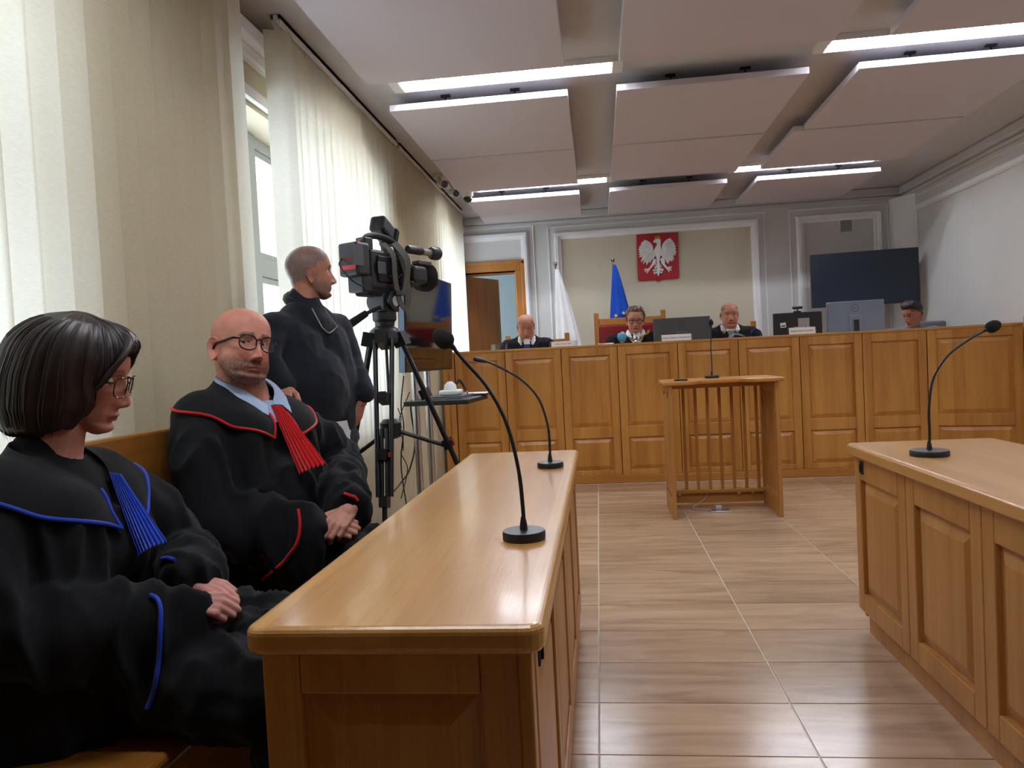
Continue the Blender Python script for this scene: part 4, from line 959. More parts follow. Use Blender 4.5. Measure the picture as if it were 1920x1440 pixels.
    hs_ = [dep(on_cloth(bvh, x, y, .0, fr(.2, 0, -.15))) for x, y in J]; tt, tb = min(hs_[0], hs_[1])-.022, min(hs_[2], hs_[3])-.02
    jabot(root, atd(*J[0], tt), atd(*J[1], tt), atd(*J[2], tb), atd(*J[3], tb), trim, 7 if man else 9)
    for k in (kn, kf):                                       # shoes under the hem
        MB().ell((k[0]+.07, k[1], .045), (.13, .045, .045)).build('shoe', M_black, root, True)
    return root, hd, HM
man, hdm, HMm = robed('man')
woman, hdw, HMw = robed('woman')
# ---- the bob
def bob(root, hd, HM, col):
    n = 300; m = 64; ph = np.linspace(0, 2*PI, n, endpoint=False); rs = np.random.RandomState(4); G = np.zeros((m, n, 3))
    st = rs.randn(n); st = (st+np.roll(st, 1)+np.roll(st, 2))/2.0
    ap = np.abs(((ph+PI) % (2*PI))-PI)                        # 0 front, pi back
    zbot = np.interp(ap, [0, .45, .7, .95, 1.15, 1.35, 1.7, 2.2, PI], [.066, .058, .04, -.005, -.06, -.1, -.122, -.134, -.138])
    zbot += .003*st
    crown = V3(0, -.018, .131)
    for i in range(n):
        b0 = zbot[i]
        for j in range(m):
            t = j/(m-1)
            if t < .86:
                q = t/.86; z = .116-(.116-b0)*q**1.35
            else: z = b0-.006*math.sin((t-.86)/.14*PI)+.012*((t-.86)/.14)**2
            zc = np.clip(z, -.06, .1155); zc = max(zc, -.05+.06*sm(1.0, 2.0, ap[i])); x, y = hd.base(np.array(zc), np.array(ph[i])); p = V3(float(x), float(y), z)
            d = V3(p[0], p[1]+.012, (z-.0)*.9); d /= np.linalg.norm(d)+1e-9; rad_ = V3(d[0], d[1], max(0, d[2]))
            q = min(1, t/.86); th = np.interp(q, [0, .2, .55, .85, 1], [.018, .022, .036, .044, .034])*np.interp(ap[i], [0, .6, 1.0, 1.5], [.6, .5, .6, 1])
            back = sm(1.2, 2.6, ap[i]); th *= 1+.45*back*sm(.1, .5, q)*(1-.5*sm(.8, 1, q))
            if t >= .86: th *= 1-(t-.86)/.14*2.2
            ridge = st[i]*.0007*sm(.05, .3, q)+.0016*mnoise.noise((ph[i]*9, q*2, 4))+.002*mnoise.noise((ph[i]*3, q*3, 9))
            G[j, i] = p+rad_*(th+ridge)
            if q < .15: G[j, i] = G[j, i]*(q/.15)+(crown*(1-q/.15))
    o = MB().loft(G[:, ::-1], HM).build('hair', M_hair, root, True, sharp=180)
    base = np.array(lin(col)[:3]); sv = np.clip(1+.28*st[::-1], .5, 1.7); C = np.broadcast_to(base[None, None]*sv[None, :, None], (m, n, 3)); colour(o, C.reshape(-1, 3))
    # loose locks over the shell
    b = MB(); cols = []
    A = npm(HM)
    for k in range(110):
        i = rs.randint(n); sh_ = 1+rs.uniform(-.01, .05); js = list(range(4, 56, 6))+[57]
        w = rs.uniform(.0008, .0018); dr = rs.uniform(-3, 3); pts = [G[j, int(i+dr*q_/len(js)) % n]*(1+.006*rs.rand()) for q_, j in enumerate(js)]
        pts[-1] = pts[-1]*sh_-V3(0, 0, rs.uniform(0, .01)); nb = b.n
        b.tube(spline(pts, 24), np.interp(np.linspace(0, 1, len(spline(pts, 24))), [0, .2, .8, 1], [.0003, w, w, .0003]), 6, M=HM, sy=.5)
        cols.append(np.tile(base*rs.uniform(.65, 1.4), (b.n-nb, 1)))
    # long fringe sweeping over the far temple
    for k in range(16):
        a = rs.uniform(-.01, .012); pts = [(-.01+a, .055, .112), (.03+a, .088+a, .098), (.06+a, .094+a*.5, .062), (.073+a*.6, .083, .028), (.078+a, .068, -.005+rs.uniform(-.01, .01))]; nb = b.n
        S = spline(pts, 24); b.tube(S, np.interp(np.linspace(0, 1, len(S)), [0, .2, .8, 1], [.001, .006, .006, .0006]), 6, M=HM, sy=.6)
        cols.append(np.tile(base*rs.uniform(.5, 1.5), (b.n-nb, 1)))
    lo = b.build('hair_lock', M_hair, o, True, sharp=180); lo['kind'] = 'stuff'; colour(lo, np.vstack(cols))
bob(woman, hdw, HMw, (46, 34, 34))
# ------------------------------------------------------------------ the standing camera operator
def operator():
    root = thing('person', 'standing person with cropped grey hair in a dark knit jumper behind the bench', 'person', (-1.24, 3.1, 0))
    c = W(580, 512, Y=3.12); HM = headM(c, 33, 2, 0); hd = Head(wide=1.0, jaw=1.0, fat=.3, nose=1.05, eye=.75, lips=.7, age=.7, brow=1.2)
    o = dict(skin=(178, 122, 100), browc=(60, 50, 46), beard=(92, 86, 84), beardk=.8, flushk=.5, handc=(186, 126, 108), neckr=.055, bust=1.15, crop=(104, 100, 100), cropk=.85, hairline=.075, bald=.15)
    fr = Frame((c[0]-.02, c[1]-.015, c[2]-.145), -26)
    shR, shL = fr(0, -.175, -.1), fr(0, .175, -.1)
    wR = W(533, 722, Y=2.88); hR = W(536, 750, Y=2.8); elR = W(492, 668, Y=2.86)
    wL = W(684, 738, Y=3.2); elL = W(655, 676, Y=3.28)
    def hM(w, d, n): d = d/np.linalg.norm(d); n = n-d*(n@d); n /= np.linalg.norm(n); return basis(w, d, np.cross(n, d), n)
    def extra(mb):
        mb.chain([fr(-.01, 0, -.03), fr(-.01, 0, -.3)], [.05, .07])
        mb.chain([fr(0, 0, -.14), shR+V3(0, 0, -.02), elR, wR], [.05, .04, .03, .022]); mb.chain([fr(0, 0, -.14), shL+V3(0, 0, -.02), elL, wL], [.05, .04, .03, .022])
        hand_mb(mb, hM(wR, V3(.25, -.75, -.55), V3(.0, -.5, .85)), (60, 65, 68, 70), 40, 2, (40, 25, 20), 1.0, 1)
        hand_mb(mb, hM(wL+V3(-.01, 0, -.02), V3(-.36, 0, -.93), V3(.9, -.2, -.3)), (28, 30, 34, 36), 14, 4, (38, 20, 15), 1.0, 1, .0)
    person_body(root, hd, HM, fr(0, 0, 0), extra, o, .003, 2, 100, 130); eyes(root, HM, (0, 1, 0), (60, 50, 40))
    mb = MB(); mb.capsule(shR, shL, .075, .075); mb.capsule(fr(-.012, 0, .03), fr(-.0, 0, -.08), .068, .11); mb.capsule(fr(-.01, 0, .01), fr(0, -.1, -.07), .05, .06); mb.capsule(fr(-.01, 0, .01), fr(0, .1, -.07), .05, .06)
    for l in (-.075, .075): mb.chain([fr(.01, l, -.17), fr(.03, l, -.32), fr(.02, l*.95, -.5)], [.115, .13, .125])
    mb.ell(fr(.055, 0, -.36), (.13, .15, .19))
    mb.chain([shR, elR, wR], [.075, .062, .045]); mb.chain([shL, elL, wL], [.075, .06, .046])
    sw, bv = garment('jumper', mb, .008, M_sweat, root, .0025, (9, 9, 14), 6, 12)
    hip = fr(.02, 0, -.5)
    b = MB(); G = [[fr(.02+(.128+.006*math.sin(9*a))*math.cos(a), (.19+.005*math.sin(7*a))*math.sin(a), z) for a in np.linspace(0, 2*PI, 48, endpoint=False)] for z in (-.5, -.54, -.58, -.602)]
    b.grid(np.array(G), closed=True, thick=.003); b.build('shirt_hem', M_wshirt, root, True)
    ring = [fr(-.012+.07*math.cos(a), .066*math.sin(a), .015-.04*math.cos(a)) for a in np.linspace(0, 2*PI, 24)]
    MB().tube(ring, .016, 8, sy=1.4).build('jumper_collar', M_sweat, root, True)
    Q = [fr(-.09+.0*k, -.02+k*.02, .0-.012*k) for k in range(4)]; MB().tube(spline([fr(-.05, -.062, .04), fr(-.088, -.0, .06), fr(-.05, .062, .04)], 12), .012, 8, sy=.5).build('shirt_collar', M_wshirt, root, True)
    mb = MB()
    for l in (-.1, .1):
        mb.chain([fr(.01, l, -.58), fr(.02, l*1.1, -.98), fr(-.0, l*1.15, -1.38)], [.118, .085, .07])
    mb.capsule(fr(0, -.08, -.58), fr(0, .08, -.58), .13, .13)
    garment('trousers', mb, .009, M_jeans, root, .006, (8, 8, 16), 4, 22)
    for l in (-.115, .115):
        p = fr(.05, l, 0); MB().ell((p[0], p[1], .05), (.11, .07, .05)).build('shoe', M_black, root, True)
    # spectacles hanging from the neck of the jumper
    g = thing('hanging_spectacles', 'folded spectacles hanging from the neck of the dark jumper', 'glasses', tuple(fr(.17, -.02, -.2)))
    def hit(px, py):
        d = W(px, py, Y=3)-EYE; d /= np.linalg.norm(d); h = bv.ray_cast(Vector(EYE), Vector(d))[0]
        return (np.array(h) if h else W(px, py, Y=2.98))-d*.012
    P = [hit(592, 583), hit(604, 614), hit(618, 624), hit(633, 612), hit(618, 588)]; MB().tube(spline(P[1:4], 20), .0026, 6).build('rim', M_alu, g, True)
    for a, q in ((P[1], hit(585, 578)), (P[3], hit(610, 583))): MB().tube(spline([a, a*.5+q*.5, q], 8), .0024, 6).build('temple', M_alu, g, True)
operator()
# ------------------------------------------------------------------ the judges and the clerk
def bust(label, c, HM, hd, o, shoulder=.2, gaze=(0, 1, 0), heading=-92, mat=None, eyes_on=True):
    root = thing('person', label, 'person', (c[0], c[1]+.05, PLAT))
    fr = Frame((c[0], c[1]+.035, c[2]-.118), heading)
    def extra(mb):
        mb.chain([fr(-.02, 0, -.03), fr(-.01, 0, -.25)], [.05, .07])
        for s in (-1, 1): mb.chain([fr(-.01, 0, -.15), fr(-.01, s*shoulder*.9, -.12), fr(.05, s*(shoulder+.04), -.31), fr(.24, s*.09, -.27)], [.045, .04, .03, .022])
        for s in (-1, 1): hand_mb(mb, basis(fr(.24, s*.09, -.27), fr.F, fr.L, V3(0, 0, 1)), (35, 38, 40, 42), 18, 4, (40, 20, 15), .95, 1 if s < 0 else -1)
    person_body(root, hd, HM, fr(0, 0, 0), extra, o, .0042, 1, 80, 110)
    if eyes_on: eyes(root, HM, gaze)
    mb = MB(); mb.capsule(fr(-.01, -shoulder, -.085), fr(-.01, shoulder, -.085), .08, .08); mb.capsule(fr(-.02, 0, -.0), fr(-.01, 0, -.08), .065, .12)
    for l in (-.08, .08): mb.chain([fr(.0, l, -.14), fr(.01, l, -.38), fr(.0, l, -.52)], [.12, .13, .14])
    for s in (-1, 1):
        e = fr(.06, s*(shoulder+.05), -.32); mb.chain([fr(-.01, s*shoulder, -.09), e, fr(.17, s*.09, -.27)], [.085, .08, .05])
        mb.chain([fr(0, s*.09, -.53), fr(.36, s*.12, -.55), fr(.38, s*.13, -.98)], [.12, .09, .07])
        MB().ell(tuple(fr(.42, s*.13, 0)*V3(1, 1, 0)+V3(0, 0, PLAT+.045)), (.05, .12, .045)).build('shoe', M_black, root, True)
    g, bv = garment('robe' if mat is M_robe else 'shirt', mb, .011, mat or M_robe, root, .007, (13, 13, 4), 4, c[0]*7)
    return root, fr, bv
def vcollar(root, fr, bv, mat, w=.03, f=.1, drop=-.11, name='shirt_collar', top=.07):
    I = spline([fr(f*.85, -.006, drop), fr(.05, -.058, -.0), fr(-.035, -.068, .035), fr(-.07, 0, .045), fr(-.035, .068, .035), fr(.05, .058, -.0), fr(f*.85, .006, drop)], 36)
    O = spline([fr(f*1.15, -.03, drop-.0), fr(.07, -.085, -.03), fr(-.03, -.088, .0), fr(-.085, 0, .01), fr(-.03, .088, .0), fr(.07, .085, -.03), fr(f*1.15, .03, drop)], 36)
    MB().grid(np.stack([I, I*.5+O*.5+V3(0, 0, .008), O]), thick=.003).build(name, mat, root, True)
    sf = drape(np.array([[fr(.1+.03*t, u*(.055-.04*t), .02-.13*t) for u in np.linspace(-1, 1, 9)] for t in np.linspace(0, 1, 10)]), bv, .006); MB().grid(sf, thick=.002).build('shirt_front', mat, root, True)
# left judge, looking down
c = W(986, 612, Y=7.3); HM = headM(c, -84, -26, 4)
j1, fr, bv = bust('balding judge in black and purple looking down, at the left end of the bench', c, HM, Head(wide=1.06, jaw=1.12, fat=1, eye=.2, age=1, nose=1.05), dict(skin=(206, 150, 130), browc=(120, 100, 88), crop=(92, 82, 78), cropk=.9, hairline=.085, bald=.65, flushk=.8, neckr=.064, lash=.2), .2, heading=-86)
vcollar(j1, fr, bv, M_wshirt)
collar(j1, fr, bv, [(.15, -.05, -.16), (.08, -.16, -.09), (-.03, -.21, -.03), (-.12, 0, -.06), (-.03, .21, -.03), (.08, .16, -.09), (.15, .05, -.16)], [(.11, -.03, -.09), (.05, -.08, -.01), (-.03, -.09, .03), (-.08, 0, .04), (-.03, .09, .03), (.05, .08, -.01), (.11, .03, -.09)], M_robe, M_purple, tr=.003)
jabot(j1, fr(.16, .025, -.06), fr(.16, -.025, -.06), fr(.215, .06, -.25), fr(.215, -.06, -.25), M_purple, 6)
# presiding judge
c = W(1191, 600, Y=7.3); HM = headM(c, -90, -8, -2); h2 = Head(wide=1.05, jaw=1.02, fat=.4, eye=.4, age=.5)
j2, fr, bv = bust('wavy-haired judge in glasses wearing a gold chain over the black robe', c, HM, h2, dict(skin=(204, 146, 126), browc=(104, 78, 60), crop=(98, 72, 56), cropk=.6, hairline=.075, flushk=.8, neckr=.06, lash=.35), .21, heading=-90)
shell_hair(j2, h2, HM, lambda p, z: .013+.007*np.sin(p*9)*np.sin(z*110)+.008*sm(.06, .11, z), lambda p, z: sm(-.016, .016, z-np.where(np.cos(p) > .15, .09-.045*sm(.72, .2, np.cos(p)), np.where(np.cos(p) > -.15, .0, -.045))), (104, 80, 62), seed=2)
glasses(j2, HM, M_blackm, .025, .016, .098, -.004, .0016, 3)
vcollar(j2, fr, bv, M_wshirt, f=.115)
tie = drape(np.array([[fr(.12+.1*t, u*(.014+.03*t), -.03-.24*t) for u in np.linspace(-1, 1, 7)] for t in np.linspace(0, 1, 10)]), bv, .012)
MB().grid(tie, thick=.003).build('tie', pbr('grey_striped_tie', (96, 104, 124), .5, var=.4, scale=60, stretch=(1, 1, 4)), j2, True)
pts = drape(spline([fr(-.05, -.125, .0), fr(.04, -.115, -.01), fr(.1, -.065, -.045), fr(.13, 0, -.085), fr(.1, .065, -.045), fr(.04, .115, -.01), fr(-.05, .125, .0)], 60), bv, .014)
b = MB()
for k in range(len(pts)-1):
    d = pts[k+1]-pts[k]; d /= np.linalg.norm(d); s_ = np.cross(d, V3(0, 0, 1)); s_ /= np.linalg.norm(s_); u = np.cross(s_, d); a = s_ if k % 2 else u*.6+s_*.8
    b.tube([pts[k]+d*.008*math.cos(t)+a*.0115*math.sin(t) for t in np.linspace(0, 2*PI, 11)], .003, 5)
g = b.build('gold_chain', M_gold, j2, True); g['kind'] = 'stuff'
MB().lathe([(.002, 0), (.03, .001), (.034, .004), (.03, .008), (.002, .01)], 20, basis(pts[30]+fr.F*.01+V3(0, 0, -.03), V3(1, 0, 0), V3(0, 0, 1), V3(0, -1, 0))).build('chain_medal', M_alu, j2, True)
# right judge
c = W(1368, 590, Y=7.3); HM = headM(c, -92, -3, 0)
j3, fr, bv = bust('grey cropped-haired judge in a black robe right of the big monitor', c, HM, Head(wide=1.02, jaw=1.1, fat=.5, eye=.55, age=.9, brow=1.4), dict(skin=(202, 144, 122), browc=(92, 80, 72), crop=(88, 80, 76), cropk=.8, hairline=.078, bald=.3, flushk=.9, neckr=.063, lash=.45), .21)
vcollar(j3, fr, bv, M_wshirt)
collar(j3, fr, bv, [(.15, -.05, -.16), (.08, -.17, -.09), (-.03, -.22, -.03), (-.12, 0, -.06), (-.03, .22, -.03), (.08, .17, -.09), (.15, .05, -.16)], [(.11, -.03, -.09), (.05, -.08, -.01), (-.03, -.09, .03), (-.08, 0, .04), (-.03, .09, .03), (.05, .08, -.01), (.11, .03, -.09)], M_robe, M_purple, tr=.003)
# clerk
c = W(1711, 588, Y=7.3); HM = headM(c, -150, -20, 0); h4 = Head(wide=.96, jaw=.92, eye=.2, age=.2)
j4, fr, bv = bust('dark-haired young clerk in a grey-blue shirt bending over the desk by the wall', c, HM, h4, dict(skin=(198, 138, 120), browc=(44, 30, 26), crop=(48, 34, 30), cropk=.8, hairline=.07, flushk=.6, neckr=.05, lash=.2), .19, heading=-130, mat=cloth('greyblue_shirt', (104, 122, 150)))
shell_hair(j4, h4, HM, lambda p, z: .006+.013*sm(.03, .11, z)*sm(-.8, .6, np.cos(p)), lambda p, z: sm(-.02, .02, z-np.where(np.cos(p) > .2, .074-.03*sm(.75, .2, np.cos(p)), np.where(np.cos(p) > -.2, .03, .0))), (46, 33, 30), seed=5)
# ================================================================== EQUIPMENT AND SMALL THINGS
def rot_to(d, o):
    """matrix with local z along d"""
    d = np.asarray(d, float); d /= np.linalg.norm(d); a = V3(0, 0, 1) if abs(d[2]) < .9 else V3(1, 0, 0); x = np.cross(a, d); x /= np.linalg.norm(x); return basis(o, x, np.cross(d, x), d)
def mic(px, path, head, Y, zt, r, label, foam=None, sleeve=True, fm=None):
    p = W(px[0], px[1], Z=zt); Y = p[1]; t = thing('gooseneck_microphone', label, 'microphone', (p[0], p[1], zt), group=None)
    MB().lathe([(r*.99, 0), (r, .004), (r, .015), (r*.96, .0195), (r*.3, .021), (.002, .021)], 40, T(p[0], p[1], zt)).build('base', M_black, t, True)
    P = [np.array((p[0], p[1], zt+.02))]+[W(x, y, Y=Y) for x, y in path]; S = spline(P, 60)
    MB().lathe([(.009, .02), (.008, .034), (.005, .05)], 16, T(p[0], p[1], zt)).build('collar', M_black, t, True)
    MB().tube(S, np.interp(np.linspace(0, 1, len(S)), [0, .3, .32, 1], [.0046, .0046, .0042, .0042]), 10).build('gooseneck', M_black, t, True)
    h = W(*head, Y=Y); d = h-S[-1]; L = np.linalg.norm(d)
    M = rot_to(d, S[-1])
    c = MB().lathe([(.004, -.01), (.0065, 0), (.0085, .012), (.0085, L*.9), (.006, L)], 14, M).build('capsule', M_black, t, True)
    if foam: MB().lathe([(foam*.35, -foam*.3), (foam*.75, -foam*.05), (foam*.97, foam*.35), (foam, foam*.75), (foam*.93, foam*1.25), (foam*.68, foam*1.75), (foam*.3, foam*2.05), (.002, foam*2.1)], 20, M@Matrix.Translation((0, 0, L*.35))).build('foam_cap', fm or M_rubber, t, True)
    return t
mic((983, 1010), [(981, 960), (972, 880), (950, 795), (915, 728), (872, 678), (848, 650)], (832, 636), 1.6, .75, .048, 'black foam-capped gooseneck microphone on the nearest part of the left desk', .0215)
mic((1032, 876), [(1031, 840), (1027, 798), (1010, 748), (976, 711), (928, 684), (908, 677)], (888, 672), 2.7, .75, .048, 'thin black gooseneck microphone without foam at the far end of the left desk')
mic((1743, 854), [(1743, 810), (1742, 765), (1750, 710), (1776, 668), (1815, 638), (1848, 619)], (1862, 612), 2.7, .75, .0615, 'black foam-capped gooseneck microphone on the right counsel desk', .0205)
mic((1335, 709), [(1335, 690), (1333, 650), (1333, 615)], (1333, 598), 5.3, .943, .05, 'upright black microphone with a small foam ball on the witness stand', .018)
M_bluefoam = pbr('sky_blue_foam', (92, 170, 214), .9, bump=.6, bscale=600)
def deskmic(px, py, r, m, label, Y=6.98):
    h = W(px, py, Y=Y); t = thing('desk_microphone', label, 'microphone', (h[0], h[1], 1.06))
    MB().lathe([(.04, 0), (.04, .012), (.01, .018)], 20, T(h[0], h[1], 1.06)).build('base', M_black, t, True)
    MB().tube([(h[0], h[1], 1.07), (h[0], h[1], h[2]-r*.5)], .006, 8).build('stem', M_black, t, True)
    MB().lathe([(r*.4, -r*1.1), (r*.8, -r*.75), (r, -r*.1), (r*.98, r*.5), (r*.75, r*.85), (.003, r)], 20, T(h[0], h[1], h[2])).build('foam_cap', m, t, True)
    MB().lathe([(r*.45, -r*1.3), (r*.45, -r*.7)], 14, T(h[0], h[1], h[2])).build('ring', M_alu, t, True)
deskmic(1166, 632, .042, M_bluefoam, 'microphone with a sky blue foam cap in front of the judge with the chain')
deskmic(1147, 641, .03, M_rubber, 'low black foam microphone just left of the sky blue one')
t = thing('paper_stack', 'white papers on the ledge left of the blue microphone', 'papers', tuple(W(1135, 646, Y=6.85)))
p = W(1135, 646, Y=6.85)
for k in range(4): MB().box(-.06, .07, -.05, .05, 0, .003, T(p[0], p[1], 1.243+.0032*k, rad(8*k-12))).build('sheet', M_wshirt, t)
# ---- name plates and clear holders on the ledge
M_paper = pbr('paper', (238, 238, 240), .7, var=.01); M_ink = pbr('black_ink', (30, 30, 34), .8)
def plate(x0, x1, y0, y1, txt, label, Y=6.76, ext=0):
    a = W(x0, y1, Y=Y); b = W(x1, y0, Y=Y); w = b[0]-a[0]; h = max(.05, b[2]-1.243); t = thing('name_plate', label, 'name plate', ((a[0]+b[0])/2, Y, 1.243))
    M = T((a[0]+b[0])/2, Y, 1.243)@Matrix.Rotation(rad(-12), 4, 'X')
    MB().box(-w/2-ext, w/2+ext, .002, .005, 0, h+.002, M).box(-w/2-ext, w/2+ext, .002, .05, 0, .003, M).build('clear_holder', M_acry, t)
    MB().box(-w/2, w/2, 0, .002, .002, h, M).build('card', M_paper, t)
    F = M@T(0, -.0006, h*.5)@Matrix.Rotation(PI/2, 4, 'X'); s_ = h*.36; plain = txt.replace('\u0119', 'e')
    wd_ = lambda q: (lambda V: V[:, 0].max()-V[:, 0].min())(np.concatenate(text_mb(q, s_, Matrix.Identity(4)).v))
    b_ = text_mb(plain, s_, F, .0005); x_ = -wd_(plain)/2+wd_('Se')-s_*.17                       # the small tail under the e
    b_.tube([(x_, -s_*.36, 0), (x_-s_*.05, -s_*.44, 0), (x_+s_*.03, -s_*.5, 0)], s_*.03, 5, M=F); b_.build('lettering', M_ink, t)
plate(1034, 1078, 640, 653, 'S\u0119dzia Martina Fabs', 'white name card beginning with the same word, in front of the judge looking down', ext=.02)
plate(1241, 1296, 625, 640, 'S\u0119dzia Arkadiusz Drozanczyk', 'white name card leaning below the large dark monitor', ext=.02)
plate(1480, 1529, 612, 624, 'S\u0119dzia Rafa\u0142 Puchalski', 'white name card in front of the black monitor with the webcam', ext=.012)
def holder(x0, x1, y0, y1, label, Y=6.8, papers=False):
    a = W(x0, y1, Y=Y); b = W(x1, y0, Y=Y); w = b[0]-a[0]; h = max(.05, b[2]-1.243); cx = (a[0]+b[0])/2; t = thing('document_holder', label, 'holder', (cx, Y, 1.243)); M = T(cx, Y, 1.243)
    MB().box(-w/2, w/2, 0, .003, 0, h, M).box(-w/2, w/2, .05, .053, 0, h*1.1, M).box(-w/2, w/2, .003, .05, 0, .003, M).box(-w/2, -w/2+.003, .003, .05, 0, h, M).box(w/2-.003, w/2, .003, .05, 0, h, M).build('clear_box', M_acry, t)
    if papers:
        for k in range(3): MB().tube(spline([(-w*.25+k*.01, .015+k*.01, h*.1), (0, .02+k*.01, h*(.62-.1*k)), (w*.3, .02+k*.01, h*.12)], 14), .003, 5, M=M, sy=.6).build('sheet', M_paper, t)
holder(921, 974, 645, 659, 'empty clear acrylic box at the left end of the bench ledge')
holder(1010, 1033, 643, 655, 'small clear acrylic box touching the left name card')
holder(1351, 1410, 618, 632, 'clear acrylic holder with curled papers before the grey-haired judge', papers=True)
# ---- monitors on the judges desk
M_mon = pbr('monitor_graphite', (86, 86, 90), .4, .4, var=.03); M_mon2 = pbr('monitor_silver', (140, 150, 168), .35, .6, var=.03)
def monitor(xl, yl, xr, yr, Y, mat, label, logo, rz=0, black=False):
    a = W(xl, yl, Y=Y); b = W(xr, yr, Y=Y); w = b[0]-a[0]; cx = (a[0]+b[0])/2; top = (a[2]+b[2])/2; t = thing('monitor', label, 'monitor', (cx, Y, 1.06), rz); M = T(cx, Y, 0, rz); z0 = 1.14
    MB().box(-w/2, w/2, 0, .022, z0, top, M).build('back_cover', mat, t, bevel=.007)
    MB().box(-w/2, w/2, .022, .034, z0, top, M).build('screen', M_black, t, bevel=.003)
    MB().box(-.05, .05, -.045, 0, 1.1, top-.13, M).build('stand_neck', mat if not black else M_alu, t, bevel=.006)
    MB().box(-.022, .02, -.075, -.045, 1.1, top-.17, M).build('stand_column', M_black, t, bevel=.004)
    MB().box(-.12, .12, -.13, .08, 1.06, 1.072, M).build('stand_foot', mat, t, bevel=.004); MB().box(-.02, .02, -.06, -.03, 1.07, 1.12, M).build('stand_column', mat, t)
    F = M@T(0, -.0015, top-.065)@Matrix.Rotation(PI/2, 4, 'X')
    if logo == 'DELL':
        g = text_mb(logo, .016, F, .0008); g.tube([(.03*math.cos(q), .03*math.sin(q), 0) for q in np.linspace(0, 2*PI, 33)], .0016, 6, M=F); g.build('logo', M_black, t)
    if black:
        MB().box(-.0, .1, -.006, 0, top-.17, top-.055, M).build('badge_panel', pbr('badge_silver', (170, 168, 166), .4, .5), t, bevel=.003)
        text_mb('hp', .05, M@T(.05, -.0075, top-.14)@Matrix.Rotation(PI/2, 4, 'X')@Matrix(((1, .25, 0, 0), (0, 1, 0, 0), (0, 0, 1, 0), (0, 0, 0, 1))), .0008).build('logo', M_ink, t)
        s = MB().box(-.025, .025, -.002, 0, -.022, .022, M@T(-.13, 0, top-.11)@Matrix.Rotation(rad(-6), 4, 'Y')).build('sticker', M_paper, t); MB().box(-.018, .018, -.0028, -.002, -.012, -.002, M@T(-.13, 0, top-.11)@Matrix.Rotation(rad(-6), 4, 'Y')).build('print', M_ink, s)
    return t, M, top
monitor(1224, 598, 1331, 592, 7.0, M_mon, 'large dark grey monitor seen from behind, right of the judge with the chain', 'DELL')
_, Mm, tp = monitor(1450, 588, 1541, 583, 7.0, M_black, 'black monitor seen from behind carrying a webcam', '', black=True)
monitor(1551, 569, 1655, 559, 7.05, M_mon2, 'bluish silver monitor seen from behind, left of the clerk', 'DELL', rad(-10))
t = thing('webcam', 'small black webcam on top of the black monitor', 'webcam', tuple(npm(Mm)[:3, 3]+V3(0.0, 0, tp)))
MB().box(-.03, .03, -.01, .03, tp, tp+.012, Mm).build('clip', M_black, t, bevel=.003); MB().tube([(0, .0, tp+.01), (0, .0, tp+.03)], .006, 8, M=Mm).build('stem', M_black, t)
MB().box(-.045, .045, -.012, .014, tp+.028, tp+.056, Mm).build('body', M_black, t, bevel=.01, seg=3)
# ---- big screen in the corner
a, b_, c_ = W(1519, 478, Y=8.28), W(1722, 455, Y=8.18), W(1521, 578, Y=8.28)
t = thing('wall_screen', 'large dark flat screen hung in the corner behind the clerk', 'television', ((a[0]+b_[0])/2, 8.23, c_[2])); w = math.hypot(b_[0]-a[0], b_[1]-a[1]); an = math.atan2(b_[1]-a[1], b_[0]-a[0]); hh = a[2]-c_[2]; M = T(a[0], a[1], c_[2], an)
MB().box(0, w, 0, .05, 0, hh, M).build('cabinet', M_black, t, bevel=.004); MB().box(.008, w-.008, -.002, 0, .014, hh-.008, M).build('display', pbr('dead_screen_blue', (26, 36, 52), .35, var=.05), t)
MB().box(w*.3, w*.6, .05, .08, hh*.25, hh*.75, M).tube([(w*.45, .08, hh*.5), (w*.4, YB-8.28, hh*.5)], .03, 10, M=M).build('wall_bracket', M_black, t)
# ---- screen on the floor stand by the window
t = thing('floor_screen', 'glossy dark flat screen on a steel stand by the window, behind the camera tripod', 'television', (-1.02, 4.55, 0)); A0 = V3(-1.06, 4.02, 0); d = V3(.066, 1.0, 0); d /= np.linalg.norm(d); L = 1.0; n_ = V3(d[1], -d[0], 0); M = basis(A0+V3(0, 0, 1.105), d, -n_, V3(0, 0, 1))@Matrix.Rotation(rad(2.2), 4, 'X')
m_gl = pbr('gloss_screen', (12, 12, 13), .06, var=.02, spec=.9)
MB().box(0, L, 0, .04, 0, .585, M).build('cabinet', M_black, t, bevel=.003); MB().box(.008, L-.008, -.0015, 0, .012, .577, M).build('display', m_gl, t)
MB().box(-.002, 0, .005, .035, .0, .585, M).build('lit_edge', pbr('lit_edge_blue', (150, 176, 214), .3, .4), t)  # light along the cabinet's side edge, painted as a pale blue strip
for f in (.36, .62):
    q = A0+d*L*f-n_*.07; MB().tube([(q[0], q[1], .03), (q[0], q[1], 1.55)], .021, 14).build('post', M_alu, t, True)
q = A0+d*L*.49-n_*.07; MB().box(-.32, .32, -.22, .22, .0, .035, basis(V3(q[0], q[1], 0), d, -n_, V3(0, 0, 1))).build('foot_plate', M_black, t, bevel=.006)
MB().box(-.2, .2, -.03, .0, 1.25, 1.5, basis(V3(q[0], q[1], 0), d, -n_, V3(0, 0, 1))).build('mount', M_black, t)
Mt = basis(V3(q[0], q[1], .905), d, -n_, V3(0, 0, 1)); MB().box(-.27, .26, -.36, .03, 0, .028, Mt).build('tray', M_black, t, bevel=.004)
k = thing('laptop', 'thin closed silver laptop on the tray under the floor screen', 'laptop', tuple(npm(Mt@Matrix.Translation((0, -.15, .028)))[:3, 3]))
